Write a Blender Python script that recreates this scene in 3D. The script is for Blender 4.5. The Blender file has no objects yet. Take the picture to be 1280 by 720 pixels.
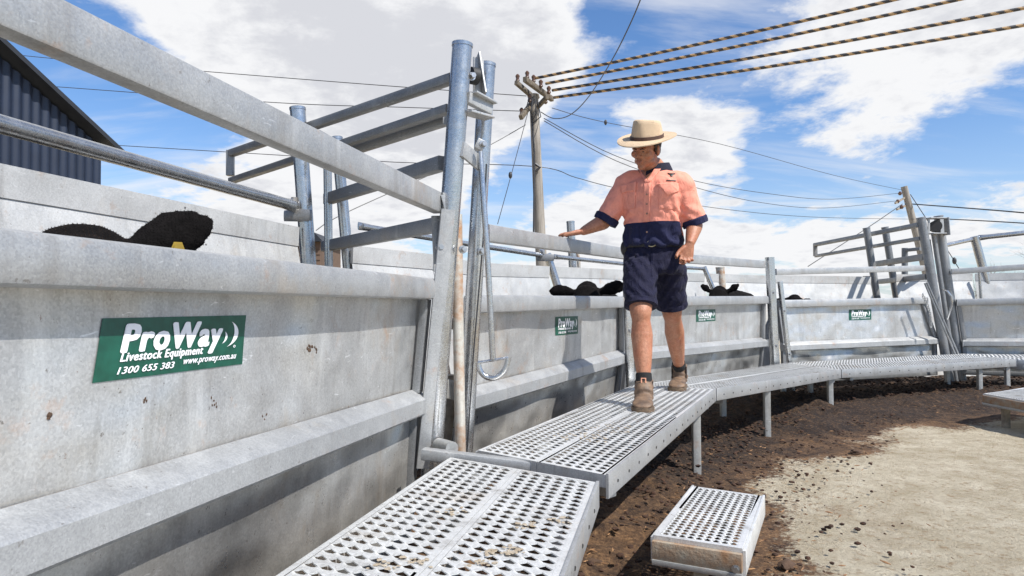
import bpy, bmesh, math, random
from mathutils import Vector, Matrix, noise
from mathutils.bvhtree import BVHTree
R = math.radians
random.seed(7)
scene = bpy.context.scene
C = scene.collection

# ------------------------------------------------------------------ camera
FPX, PITCH, ROLL, EYE = 858.0, 0.0257, -0.0052, 0.6     # z = 0 is the walkway surface, ground is at -0.5
cp, sp = math.cos(PITCH), math.sin(PITCH); cr_, sr_ = math.cos(ROLL), math.sin(ROLL)
FW = Vector((0, cp, sp)); U0 = Vector((0, -sp, cp)); R0 = Vector((1, 0, 0))
CR = R0*cr_ + U0*sr_; CU = U0*cr_ - R0*sr_
EYEP = Vector((0, 0, EYE))
camd = bpy.data.cameras.new('camera'); cam = bpy.data.objects.new('camera', camd); C.objects.link(cam)
camd.sensor_width = 36; camd.lens = FPX/1280*36; camd.clip_start = 0.03; camd.clip_end = 4000
m = Matrix.Identity(4)
for i in range(3):
    m[i][0] = CR[i]; m[i][1] = CU[i]; m[i][2] = -FW[i]; m[i][3] = EYEP[i]
cam.matrix_world = m
scene.camera = cam

def ray(px, py):
    return FW + CR*((px-640)/FPX) - CU*((py-360)/FPX)
def U(px, py, d): return EYEP + ray(px, py)*d
def Gz(px, py, z):
    r = ray(px, py); return EYEP + r*((z-EYE)/r.z)
def Lz(px, d, z):
    """point of the given pixel column at depth d and height z"""
    p = U(px, 391, d); return Vector((p.x, p.y, z))

# ------------------------------------------------------------------ sun, sky, exposure
SUN_EL, SUN_AZ = R(51), R(51)        # azimuth measured from behind the camera towards the right
to_sun = Vector((math.sin(SUN_AZ)*math.cos(SUN_EL), -math.cos(SUN_AZ)*math.cos(SUN_EL), math.sin(SUN_EL)))
sd = bpy.data.lights.new('sun', 'SUN'); sd.energy = 5.0; sd.angle = R(0.5); sd.color = (1, .965, .91)
so = bpy.data.objects.new('sun', sd); C.objects.link(so); so.rotation_euler = to_sun.to_track_quat('Z', 'Y').to_euler()
world = bpy.data.worlds.new('World'); scene.world = world; world.use_nodes = True
scene.view_settings.view_transform = 'Standard'; scene.view_settings.look = 'None'
scene.view_settings.gamma = 1; scene.view_settings.exposure = 0.46
scene.view_settings.use_curve_mapping = False

def build_sky():
    nt = world.node_tree; nt.nodes.clear(); N = nt.nodes.new; L = nt.links.new
    out = N('ShaderNodeOutputWorld'); bg = N('ShaderNodeBackground'); bg.inputs['Strength'].default_value = 0.085
    sky = N('ShaderNodeTexSky'); sky.sky_type = 'NISHITA'; sky.sun_disc = False
    sky.sun_elevation = SUN_EL; sky.sun_rotation = math.atan2(to_sun.x, to_sun.y); sky.air_density = 1.0; sky.dust_density = .6; sky.ozone_density = 1.6
    tc = N('ShaderNodeTexCoord'); sx = N('ShaderNodeSeparateXYZ'); L(tc.outputs['Generated'], sx.inputs[0])
    def M(op, a, b=None, c=None):
        n = N('ShaderNodeMath'); n.operation = op
        for i, v in enumerate((a, b, c)):
            if v is None: continue
            if hasattr(v, 'links'): L(v, n.inputs[i])
            else: n.inputs[i].default_value = v
        return n.outputs[0]
    zz = M('ADD', M('MAXIMUM', sx.outputs[2], 0.0), .22)
    cx = N('ShaderNodeCombineXYZ'); L(M('DIVIDE', sx.outputs[0], zz), cx.inputs[0]); L(M('DIVIDE', sx.outputs[1], zz), cx.inputs[1])
    def nz(scale, detail, rough, off, dist=0.0, str_=(1, 1, 1)):
        mp = N('ShaderNodeMapping'); mp.inputs['Location'].default_value = off; mp.inputs['Scale'].default_value = str_
        L(cx.outputs[0], mp.inputs[0])
        n = N('ShaderNodeTexNoise'); n.inputs['Scale'].default_value = scale; n.inputs['Detail'].default_value = detail
        n.inputs['Roughness'].default_value = rough; n.inputs['Distortion'].default_value = dist; L(mp.outputs[0], n.inputs[0]); return n.outputs[0]
    n1 = nz(1.15, 10, .55, (3.1, 1.7, 0)); n2 = nz(3.2, 9, .62, (7.4, 2.2, 0), .3); n3 = nz(2.2, 8, .6, (0, 5, 0), .6, (.45, 1.5, 1))
    n4 = nz(9, 8, .65, (1.4, 8.2, 0), .2); cov = M('ADD', M('ADD', M('MULTIPLY', n1, .62), M('MULTIPLY', n2, .38)), M('MULTIPLY', M('SUBTRACT', n4, .5), .16))
    # real cloud banks stand in these directions (unit vectors), open blue in the others
    blobs = [(250, -10, .30, .24), (430, 60, .22, .20), (560, 30, .22, .20), (640, 130, .10, .06), (870, 185, .055, .19), (1120, 95, .17, .12), (1280, 40, .12, .06), (960, 260, .2, .10), (420, 230, .20, .03), (700, 260, .12, .10),
             (60, 150, .14, -.14), (150, 165, .13, -.22), (300, 180, .11, -.20), (400, 215, .09, -.10), (770, 10, .07, -.17), (900, 110, .07, -.03), (840, 95, .06, -.10), (690, 190, .08, -.22), (600, 250, .09, -.14), (720, 150, .05, -.12), (980, 205, .10, -.15), (1180, 195, .10, -.14), (640, 215, .06, -.12), (740, 100, .05, -.08), (1270, 130, .06, -.08), (60, 90, .08, -.06), (470, 250, .06, -.05), (270, 330, .2, .1)]
    for px, py, s, a in blobs:
        d = ray(px, py).normalized()
        vm = N('ShaderNodeVectorMath'); vm.operation = 'DISTANCE'; L(tc.outputs['Generated'], vm.inputs[0]); vm.inputs[1].default_value = d
        q = M('DIVIDE', vm.outputs['Value'], s); e = M('POWER', 2.718, M('MULTIPLY', M('MULTIPLY', q, q), -1.0))
        cov = M('ADD', cov, M('MULTIPLY', e, a))
    def ramp(v, a, b, sm='SMOOTHSTEP'):
        r = N('ShaderNodeMapRange'); r.interpolation_type = sm; L(v, r.inputs[0]); r.inputs[1].default_value = a; r.inputs[2].default_value = b; return r.outputs[0]
    cov = M('ADD', cov, M('MULTIPLY', ramp(sx.outputs[1], .25, -.35), -.16))  # clouds thinned out of view behind the camera, added to lower the fill light
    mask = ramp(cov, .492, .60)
    wisp = M('MULTIPLY', ramp(n3, .42, .74), .6)
    horizon = M('MULTIPLY', ramp(sx.outputs[2], .30, .0), .75)
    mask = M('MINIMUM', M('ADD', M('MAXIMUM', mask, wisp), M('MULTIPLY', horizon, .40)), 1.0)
    thick = ramp(M('ADD', cov, M('MULTIPLY', M('SUBTRACT', M('ADD', M('MULTIPLY', n2, .6), M('MULTIPLY', n4, .4)), .5), 1.6)), .60, .98)
    cc = N('ShaderNodeMix'); cc.data_type = 'RGBA'; L(thick, cc.inputs[0]); cc.inputs[6].default_value = (8.0, 8.05, 8.2, 1); cc.inputs[7].default_value = (6.0, 6.1, 6.5, 1)
    boost = N('ShaderNodeMix'); boost.data_type = 'RGBA'; boost.blend_type = 'MULTIPLY'; boost.inputs[0].default_value = 1; L(sky.outputs[0], boost.inputs[6]); boost.inputs[7].default_value = (.82, 1.10, 1.42, 1)
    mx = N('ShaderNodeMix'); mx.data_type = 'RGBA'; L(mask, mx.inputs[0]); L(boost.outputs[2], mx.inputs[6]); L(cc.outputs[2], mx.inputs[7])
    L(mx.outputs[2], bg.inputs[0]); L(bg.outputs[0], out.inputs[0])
build_sky()

# ------------------------------------------------------------------ materials
def newmat(name):
    mt = bpy.data.materials.new(name); mt.use_nodes = True; nt = mt.node_tree; nt.nodes.clear()
    o = nt.nodes.new('ShaderNodeOutputMaterial'); b = nt.nodes.new('ShaderNodeBsdfPrincipled'); nt.links.new(b.outputs[0], o.inputs[0])
    return mt, nt, b
class NT:
    def __init__(s, nt): s.nt = nt; s.tc = nt.nodes.new('ShaderNodeNewGeometry')
    def n(s, t): return s.nt.nodes.new(t)
    def l(s, a, b): s.nt.links.new(a, b)
    def pos(s, scale=(1, 1, 1)):
        m_ = s.n('ShaderNodeMapping'); m_.inputs['Scale'].default_value = scale; s.l(s.tc.outputs['Position'], m_.inputs[0]); return m_.outputs[0]
    def noise(s, scale, detail=4, rough=.5, st=(1, 1, 1), dist=0):
        x = s.n('ShaderNodeTexNoise'); x.inputs['Scale'].default_value = scale; x.inputs['Detail'].default_value = detail; x.inputs['Roughness'].default_value = rough; x.inputs['Distortion'].default_value = dist
        s.l(s.pos(st), x.inputs[0]); return x.outputs[0]
    def vor(s, scale, out='Color', st=(1, 1, 1)):
        x = s.n('ShaderNodeTexVoronoi'); x.inputs['Scale'].default_value = scale; s.l(s.pos(st), x.inputs[0]); return x.outputs[out]
    def rng(s, v, a, b, c=0, d=1):
        x = s.n('ShaderNodeMapRange'); s.l(v, x.inputs[0])
        for i, q in enumerate((a, b, c, d)): x.inputs[i+1].default_value = q
        return x.outputs[0]
    def mix(s, f, a, b, mode='MIX'):
        x = s.n('ShaderNodeMix'); x.data_type = 'RGBA'; x.blend_type = mode
        for i, v in ((0, f), (6, a), (7, b)):
            if hasattr(v, 'links'): s.l(v, x.inputs[i])
            elif i == 0: x.inputs[0].default_value = v
            else: x.inputs[i].default_value = (*v, 1) if len(v) == 3 else v
        return x.outputs[2]
    def math(s, op, a, b):
        x = s.n('ShaderNodeMath'); x.operation = op
        for i, v in enumerate((a, b)):
            if hasattr(v, 'links'): s.l(v, x.inputs[i])
            else: x.inputs[i].default_value = v
        return x.outputs[0]
    def bump(s, h, strength, dist, prev=None):
        x = s.n('ShaderNodeBump'); x.inputs['Strength'].default_value = strength; x.inputs['Distance'].default_value = dist; s.l(h, x.inputs['Height'])
        if prev is not None: s.l(prev, x.inputs['Normal'])
        return x.outputs[0]

def galv(name, lo=(.33, .35, .37), hi=(.60, .62, .64), rust=0.0, dirt=.35, spangle=70, metal=.55, rough=.42, wav=.0, scratch=.3):
    mt, nt, b = newmat(name); s = NT(nt)
    sp_ = s.n('ShaderNodeSeparateColor'); s.l(s.vor(spangle), sp_.inputs[0])
    big = s.noise(2.3, 6, .6); mid = s.noise(14, 5, .6)
    f = s.math('ADD', s.math('MULTIPLY', sp_.outputs[0], .26), s.math('ADD', s.math('MULTIPLY', big, .62), s.math('MULTIPLY', mid, .25)))
    col = s.mix(s.rng(f, .25, .95), lo, hi)
    # whitish oxide streaks running down
    st = s.noise(9, 6, .65, (1, 1, .12)); col = s.mix(s.rng(st, .55, .8, 0, scratch), col, (.78, .78, .76))
    dk = s.noise(7, 7, .7, (1, 1, .10)); col = s.mix(s.rng(dk, .54, .74, 0, dirt*.9), col, (.20, .18, .155))
    # fine pale scratches
    w = s.noise(55, 3, .5, (.25, .25, 1), 1.4); col = s.mix(s.rng(w, .69, .73, 0, scratch), col, (.82, .82, .82))
    # dark grime specks and dried splashes
    sk = s.noise(46, 3, .7); col = s.mix(s.rng(sk, .66, .72, 0, dirt), col, (.13, .11, .09))
    tan = s.noise(3.1, 7, .7, (1, 1, .6)); col = s.mix(s.rng(tan, .57, .78, 0, dirt), col, (.42, .32, .21))
    spl = s.noise(17, 5, .75); col = s.mix(s.rng(spl, .675, .71, 0, dirt), col, (.20, .10, .045))
    if rust > 0:
        rr = s.noise(6.5, 8, .72); rf = s.rng(rr, .60-.22*rust, .74-.16*rust, 0, min(1, .5+rust)); col = s.mix(rf, col, (.33, .15, .05))
        met = s.math('MULTIPLY', s.math('SUBTRACT', 1.0, rf), metal); s.l(met, b.inputs['Metallic'])
    else: b.inputs['Metallic'].default_value = metal
    col = s.mix(s.rng(s.noise(210, 3, .7), .42, .72, .0, .22), col, (.20, .20, .19)); s.l(col, b.inputs['Base Color'])
    rg = s.math('ADD', s.math('MULTIPLY', sp_.outputs[1], .10), s.rng(mid, .3, .7, rough-.08, rough+.12)); s.l(rg, b.inputs['Roughness'])
    grit = s.noise(85, 4, .7); col = None
    bp = s.bump(mid, .10, .01)
    bp = s.bump(s.noise(160, 2, .5), .12, .002, bp)
    if wav: bp = s.bump(s.noise(1.7, 2, .4, (1, 1, 1.3)), wav, .25, bp)
    s.l(bp, b.inputs['Normal'])
    return mt
M_RAIL = galv('galvanised_rail', (.27, .275, .28), (.52, .525, .52), spangle=260, dirt=.55, rust=.05, metal=.5)
M_BAR = galv('galvanised_bar', (.15, .155, .16), (.34, .345, .35), spangle=260, dirt=.5, metal=.5)
M_SHEET = galv('galvanised_sheet', (.36, .36, .355), (.66, .66, .645), spangle=200, dirt=.7, wav=.55, scratch=.7, rough=.34, rust=.10, metal=.6)
M_SHEETD = galv('galvanised_sheet_dull', (.30, .29, .27), (.56, .55, .52), spangle=200, dirt=.6, wav=.9, scratch=.35, rough=.30, metal=.6)
M_BACK = galv('galvanised_back_sheet', (.42, .42, .41), (.66, .66, .65), spangle=200, dirt=.55, rust=.12, wav=.2, metal=.35, rough=.5)
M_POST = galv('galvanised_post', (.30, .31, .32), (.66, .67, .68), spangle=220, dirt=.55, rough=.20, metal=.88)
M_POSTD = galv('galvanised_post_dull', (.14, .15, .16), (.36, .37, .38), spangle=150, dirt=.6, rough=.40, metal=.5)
M_RUST = galv('rusty_pole', (.45, .42, .36), (.62, .60, .54), spangle=80, dirt=.8, rust=.65, metal=.3)
M_TREAD = galv('galvanised_tread', (.60, .60, .59), (.85, .85, .83), spangle=160, dirt=.85, rough=.42, metal=.55, scratch=.45)
M_LEG = galv('galvanised_leg', (.30, .30, .29), (.5, .5, .48), spangle=60, dirt=.8, rust=.15)
M_DARK = galv('weathered_dark_plate', (.10, .10, .11), (.20, .20, .22), spangle=60, dirt=.6)

def simple(name, col, rough=.6, metal=0, var=.25, scale=30, bump=.0, bscale=80, col2=None):
    mt, nt, b = newmat(name); s = NT(nt)
    c2 = col2 or tuple(c*(1-var) for c in col)
    s.l(s.mix(s.rng(s.noise(scale, 5, .6), .35, .65), c2, col), b.inputs['Base Color'])
    b.inputs['Roughness'].default_value = rough; b.inputs['Metallic'].default_value = metal
    if bump: s.l(s.bump(s.noise(bscale, 5, .6), bump, .01), b.inputs['Normal'])
    return mt
M_BLACK = simple('black_rubber', (.02, .02, .02), .6)
M_CABLE = simple('dark_cable', (.03, .03, .035), .5)
M_STRIPE = simple('cable_cover_stripe', (.42, .27, .13), .6)
M_STICK = simple('sticker_green', (.008, .085, .055), .35, var=.35, scale=30)
M_WHITE = simple('sticker_white', (.80, .80, .82), .4, var=.08)
M_BOLT = simple('bolt_steel', (.5, .5, .5), .35, .9)
M_SKIN, nt_, b_ = newmat('skin'); s_ = NT(nt_)
c_ = s_.mix(s_.rng(s_.noise(60, 4, .6), .3, .7), (.30, .125, .065), (.46, .215, .125)); c_ = s_.mix(s_.rng(s_.noise(11, 4, .6), .4, .65, 0, .7), c_, (.36, .12, .06)); c_ = s_.mix(s_.rng(s_.noise(260, 3, .7, (1, 1, .35)), .52, .68, 0, .55), c_, (.12, .055, .03))
s_.l(c_, b_.inputs['Base Color']); b_.inputs['Roughness'].default_value = .52; b_.inputs['Subsurface Weight'].default_value = .08; b_.inputs['Subsurface Radius'].default_value = (.02, .008, .004)
s_.l(s_.bump(s_.noise(220, 4, .6), .5, .003), b_.inputs['Normal'])
M_HAIR = simple('dark_brown_hair', (.035, .022, .015), .7, var=.4, scale=300, bump=.5, bscale=400)
M_EYE = simple('eye', (.05, .04, .035), .2)
M_LIP = simple('lips', (.36, .15, .11), .5)
M_STUB = simple('stubble', (.20, .12, .085), .7, scale=500, var=.4)
def cloth(name, col, dark=.75, navy_below=None, navy=None, wr=.6):
    mt, nt, b = newmat(name); s = NT(nt)
    c = s.mix(s.rng(s.noise(24, 5, .65), .3, .7), tuple(x*dark for x in col), col)
    if navy_below is not None:
        oc = s.n('ShaderNodeTexCoord'); sx = s.n('ShaderNodeSeparateXYZ'); s.l(oc.outputs['Object'], sx.inputs[0])
        c = s.mix(s.math('LESS_THAN', sx.outputs[2], navy_below), c, navy)
        ab = s.math('ABSOLUTE', sx.outputs[0], 0)
    s.l(c, b.inputs['Base Color']); b.inputs['Roughness'].default_value = .85; b.inputs['Sheen Weight'].default_value = .03; b.inputs['Specular IOR Level'].default_value = .25
    bp = s.bump(s.noise(13, 4, .55, (1, 1, .55), 1.2), wr, .03); bp = s.bump(s.noise(600, 2, .5), .3, .001, bp); s.l(bp, b.inputs['Normal'])
    return mt
NAVY = (.016, .018, .055)
M_SHIRT = cloth('salmon_shirt_cloth', (.84, .315, .225), .80, wr=.55)
M_NAVY = cloth('navy_cloth', NAVY, .7)
M_SHORTS = cloth('navy_shorts_cloth', (.011, .011, .034), .6, wr=.9)
M_COLLAR = cloth('dark_collar_cloth', (.012, .013, .028), .7)
M_SOCK = simple('black_sock', (.012, .012, .013), .9, bump=.5, bscale=200)
M_BOOT = simple('brown_boot_leather', (.20, .125, .075), .6, scale=25, col2=(.085, .055, .038), bump=.35, bscale=60)
M_SOLE = simple('boot_sole', (.15, .10, .06), .8, scale=40, col2=(.05, .035, .025), bump=.4)
M_ELAST = simple('boot_elastic', (.03, .02, .018), .85)
M_TAB = simple('boot_tab', (.75, .35, .22), .7)
M_STRAW = simple('straw_hat', (.62, .46, .30), .75, scale=12, var=.15, bump=.6, bscale=350)
M_BAND = simple('hat_band', (.08, .04, .028), .6)
M_BELT = simple('belt_leather', (.016, .013, .011), .5)
M_BRASS = simple('brass_buckle', (.5, .42, .25), .35, .8)
M_COW = simple('black_hide', (.007, .006, .006), 1, scale=40, var=.5, bump=.6, bscale=120); M_COW.node_tree.nodes['Principled BSDF'].inputs['Specular IOR Level'].default_value = .12
M_COWP = simple('brown_black_poll_hair', (.055, .038, .030), 1, scale=60, var=.6); M_COWP.node_tree.nodes['Principled BSDF'].inputs['Specular IOR Level'].default_value = .12
M_TAG = simple('yellow_ear_tag', (.30, .20, .015), .45)
M_WOOD = simple('weathered_timber', (.34, .29, .22), .85, scale=14, col2=(.17, .14, .11), bump=.5, bscale=40)
M_POLE, nt_, b_ = newmat('pole_timber'); s_ = NT(nt_)
c_ = s_.mix(s_.rng(s_.noise(14, 6, .7, (1, 1, .06)), .3, .7), (.12, .105, .09), (.36, .33, .29)); s_.l(c_, b_.inputs['Base Color']); b_.inputs['Roughness'].default_value = .9
M_PORC = simple('brown_porcelain', (.10, .05, .03), .25)
M_ARM = simple('dark_crossarm_timber', (.15, .125, .095), .9, scale=10, col2=(.07, .055, .04))
M_PLANK = simple('rusty_timber_edge', (.26, .15, .08), .8, scale=18, col2=(.30, .26, .2), bump=.4)
M_SHED = simple('dark_blue_steel_cladding', (.010, .018, .040), .5, .1, scale=3, var=.2)
M_ROOF = simple('dark_roof_steel', (.03, .033, .04), .5, .3, scale=3)
M_BOARD = simple('brown_weatherboard', (.12, .075, .05), .8, scale=6)
M_TWIG = simple('bare_twigs', (.16, .11, .075), .9, scale=20)
M_MANURE = simple('manure', (.07, .032, .016), .95, scale=35, col2=(.018, .008, .005), bump=1, bscale=50)
M_MULCH = simple('dry_litter_bits', (.34, .19, .09), .95, scale=8, col2=(.12, .06, .03))
M_CLOD = simple('dry_dung', (.085, .048, .028), .9, scale=30, bump=.8)
M_DUNG = simple('dried_splash', (.26, .20, .13), .9, scale=40, col2=(.38, .33, .26), bump=.6)

# ------------------------------------------------------------------ scene-building helpers
def tag(o, label=None, cat=None, group=None, kind=None):
    if label: o['label'] = label
    if cat: o['category'] = cat
    if group: o['group'] = group
    if kind: o['kind'] = kind
    return o
def finish(bm, name, mats, smooth=True, sharp=35):
    me = bpy.data.meshes.new(name); bmesh.ops.recalc_face_normals(bm, faces=bm.faces[:]); bm.to_mesh(me); bm.free()
    for mt in (mats if isinstance(mats, (list, tuple)) else [mats]): me.materials.append(mt)
    if smooth:
        me.polygons.foreach_set('use_smooth', [True]*len(me.polygons)); me.set_sharp_from_angle(angle=R(sharp))
    return me
class Thing:
    def __init__(s, name, label, cat, loc=(0, 0, 0), group=None, rz=0):
        s.loc = Vector(loc); s.o = bpy.data.objects.new(name, None); C.objects.link(s.o); s.o.location = s.loc; s.o.rotation_euler = (0, 0, rz)
        s.o.empty_display_size = .1; tag(s.o, label, cat, group); s.rz = rz
        s.inv = (Matrix.Translation(s.loc) @ Matrix.Rotation(rz, 4, 'Z')).inverted()
    def part(s, name, bm, mat, parent=None, label=None, kind=None, smooth=True, sharp=35, local=False):
        if isinstance(bm, bpy.types.Mesh):
            me = bm
        else:
            if not local: bmesh.ops.transform(bm, matrix=s.inv, verts=bm.verts[:])
            me = finish(bm, name, mat, smooth, sharp)
        o = bpy.data.objects.new(name, me); C.objects.link(o); o.parent = parent or s.o
        tag(o, label, None, None, kind); return o
def lone(name, bm, mat, label=None, cat=None, group=None, kind=None, smooth=True, sharp=35, origin=None):
    if origin is not None: bmesh.ops.translate(bm, vec=-Vector(origin), verts=bm.verts[:])
    o = bpy.data.objects.new(name, finish(bm, name, mat, smooth, sharp)); C.objects.link(o)
    if origin is not None: o.location = origin
    return tag(o, label, cat, group, kind)
def NB(): return bmesh.new()
def beam(bm, a, b, w, h, up=Vector((0, 0, 1)), ch=.12, mi=0, caps=True):
    """rounded rectangular bar a->b, h along up, w sideways"""
    a, b = Vector(a), Vector(b); d = (b-a).normalized(); s = d.cross(Vector(up)).normalized(); u = s.cross(d).normalized()
    c = min(w, h)*ch; prof = [(w/2, h/2-c), (w/2-c*.3, h/2-c*.3), (w/2-c, h/2), (-w/2+c, h/2), (-w/2+c*.3, h/2-c*.3), (-w/2, h/2-c), (-w/2, -h/2+c), (-w/2+c*.3, -h/2+c*.3), (-w/2+c, -h/2), (w/2-c, -h/2), (w/2-c*.3, -h/2+c*.3), (w/2, -h/2+c)]
    ra = [bm.verts.new(a+s*x+u*y) for x, y in prof]; rb = [bm.verts.new(b+s*x+u*y) for x, y in prof]; n = len(prof)
    for i in range(n): bm.faces.new((ra[i], ra[(i+1) % n], rb[(i+1) % n], rb[i])).material_index = mi
    if caps: bm.faces.new(ra[::-1]).material_index = mi; bm.faces.new(rb).material_index = mi
def rings(bm, rr, caps=True, mi=0):
    vs = [[bm.verts.new(p) for p in r] for r in rr]; n = len(rr[0])
    for a, b in zip(vs, vs[1:]):
        for i in range(n): bm.faces.new((a[i], a[(i+1) % n], b[(i+1) % n], b[i])).material_index = mi
    if caps: bm.faces.new(vs[0][::-1]).material_index = mi; bm.faces.new(vs[-1]).material_index = mi
    return vs
def tube(bm, pts, r, seg=16, caps=True, mi=0):
    pts = [Vector(p) for p in pts]; rs = r if isinstance(r, (list, tuple)) else [r]*len(pts); out = []; prev = None
    for i, p in enumerate(pts):
        d = (pts[min(i+1, len(pts)-1)]-pts[max(i-1, 0)]).normalized()
        if prev is None: s = d.cross(Vector((0, 0, 1)) if abs(d.z) < .9 else Vector((1, 0, 0))).normalized()
        else: s = (prev-d*prev.dot(d)).normalized()
        prev = s; u = d.cross(s); q = rs[i]; qx, qy = q if isinstance(q, tuple) else (q, q)
        out.append([p+s*math.cos(t)*qx+u*math.sin(t)*qy for t in [2*math.pi*k/seg for k in range(seg)]])
    return rings(bm, out, caps, mi)
def pipe(bm, a, b, r, seg=24, cap=True):
    a, b = Vector(a), Vector(b); tube(bm, [a, b], r, seg)
    if cap:   # slightly wider weld cap at the upper end
        d = (b-a).normalized(); t = a if a.z > b.z else b; e = d if t is b else -d
        tube(bm, [t-e*.012, t+e*.002, t+e*.006], [r*1.06, r*1.06, r*.9], seg)
def bolt(bm, p, d, r=.014, l=.02):
    p, d = Vector(p), Vector(d).normalized(); tube(bm, [p, p+d*l*.25], r*1.5, 12); tube(bm, [p+d*l*.25, p+d*l], r, 6)
def sheet(bm, P00, P10, P11, P01, n, th=.003, nu=24, nv=10, warp=.004, seed=0):
    """thin plate, P00-P10 bottom, P01-P11 top, with slight oil-canning"""
    fr, bk = [], []
    for j in range(nv+1):
        a, b = [], []
        for i in range(nu+1):
            u, v = i/nu, j/nv; p = (P00.lerp(P10, u)).lerp(P01.lerp(P11, u), v)
            e = 16*u*(1-u)*v*(1-v)*warp*noise.noise(p*2.2+Vector((seed, 0, 0)))*2
            a.append(bm.verts.new(p+n*e)); b.append(bm.verts.new(p+n*(e-th)))
        fr.append(a); bk.append(b)
    for j in range(nv):
        for i in range(nu):
            bm.faces.new((fr[j][i], fr[j][i+1], fr[j+1][i+1], fr[j+1][i])); bm.faces.new((bk[j][i], bk[j+1][i], bk[j+1][i+1], bk[j][i+1]))
    for i in range(nu):
        bm.faces.new((fr[0][i], bk[0][i], bk[0][i+1], fr[0][i+1])); bm.faces.new((fr[nv][i], fr[nv][i+1], bk[nv][i+1], bk[nv][i]))
    for j in range(nv):
        bm.faces.new((fr[j][0], fr[j+1][0], bk[j+1][0], bk[j][0])); bm.faces.new((fr[j][nu], bk[j][nu], bk[j+1][nu], fr[j+1][nu]))
def blob(bm, c, rx, ry, rz, M=None, sub=2, mi=0):
    r = bmesh.ops.create_icosphere(bm, subdivisions=sub, radius=1)
    T = Matrix.Translation(Vector(c)) @ (M.to_4x4() if M else Matrix.Identity(4)) @ Matrix.Diagonal((rx, ry, rz, 1))
    bmesh.ops.transform(bm, matrix=T, verts=r['verts'])
    for v in r['verts']:
        for f in v.link_faces: f.material_index = mi
def text_mesh(body, bold=.0):
    cu = bpy.data.curves.new('t', 'FONT'); cu.body = body; cu.resolution_u = 3; cu.size = 1; cu.space_character = 1.0+bold*2.4
    o = bpy.data.objects.new('t', cu); C.objects.link(o); dg = bpy.context.evaluated_depsgraph_get(); dg.update()
    me = bpy.data.meshes.new_from_object(o.evaluated_get(dg)); bpy.data.objects.remove(o); return me
def remeshed(bm, voxel, smooth_it=4, factor=.5):
    me = bpy.data.meshes.new('tmp'); bm.to_mesh(me); bm.free(); o = bpy.data.objects.new('tmp', me); C.objects.link(o)
    md = o.modifiers.new('r', 'REMESH'); md.mode = 'VOXEL'; md.voxel_size = voxel
    if smooth_it: sm = o.modifiers.new('s', 'SMOOTH'); sm.iterations = smooth_it; sm.factor = factor
    dg = bpy.context.evaluated_depsgraph_get(); dg.update(); out = bpy.data.meshes.new_from_object(o.evaluated_get(dg))
    bpy.data.objects.remove(o); r = bmesh.new(); r.from_mesh(out); bpy.data.meshes.remove(out); return r

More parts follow.
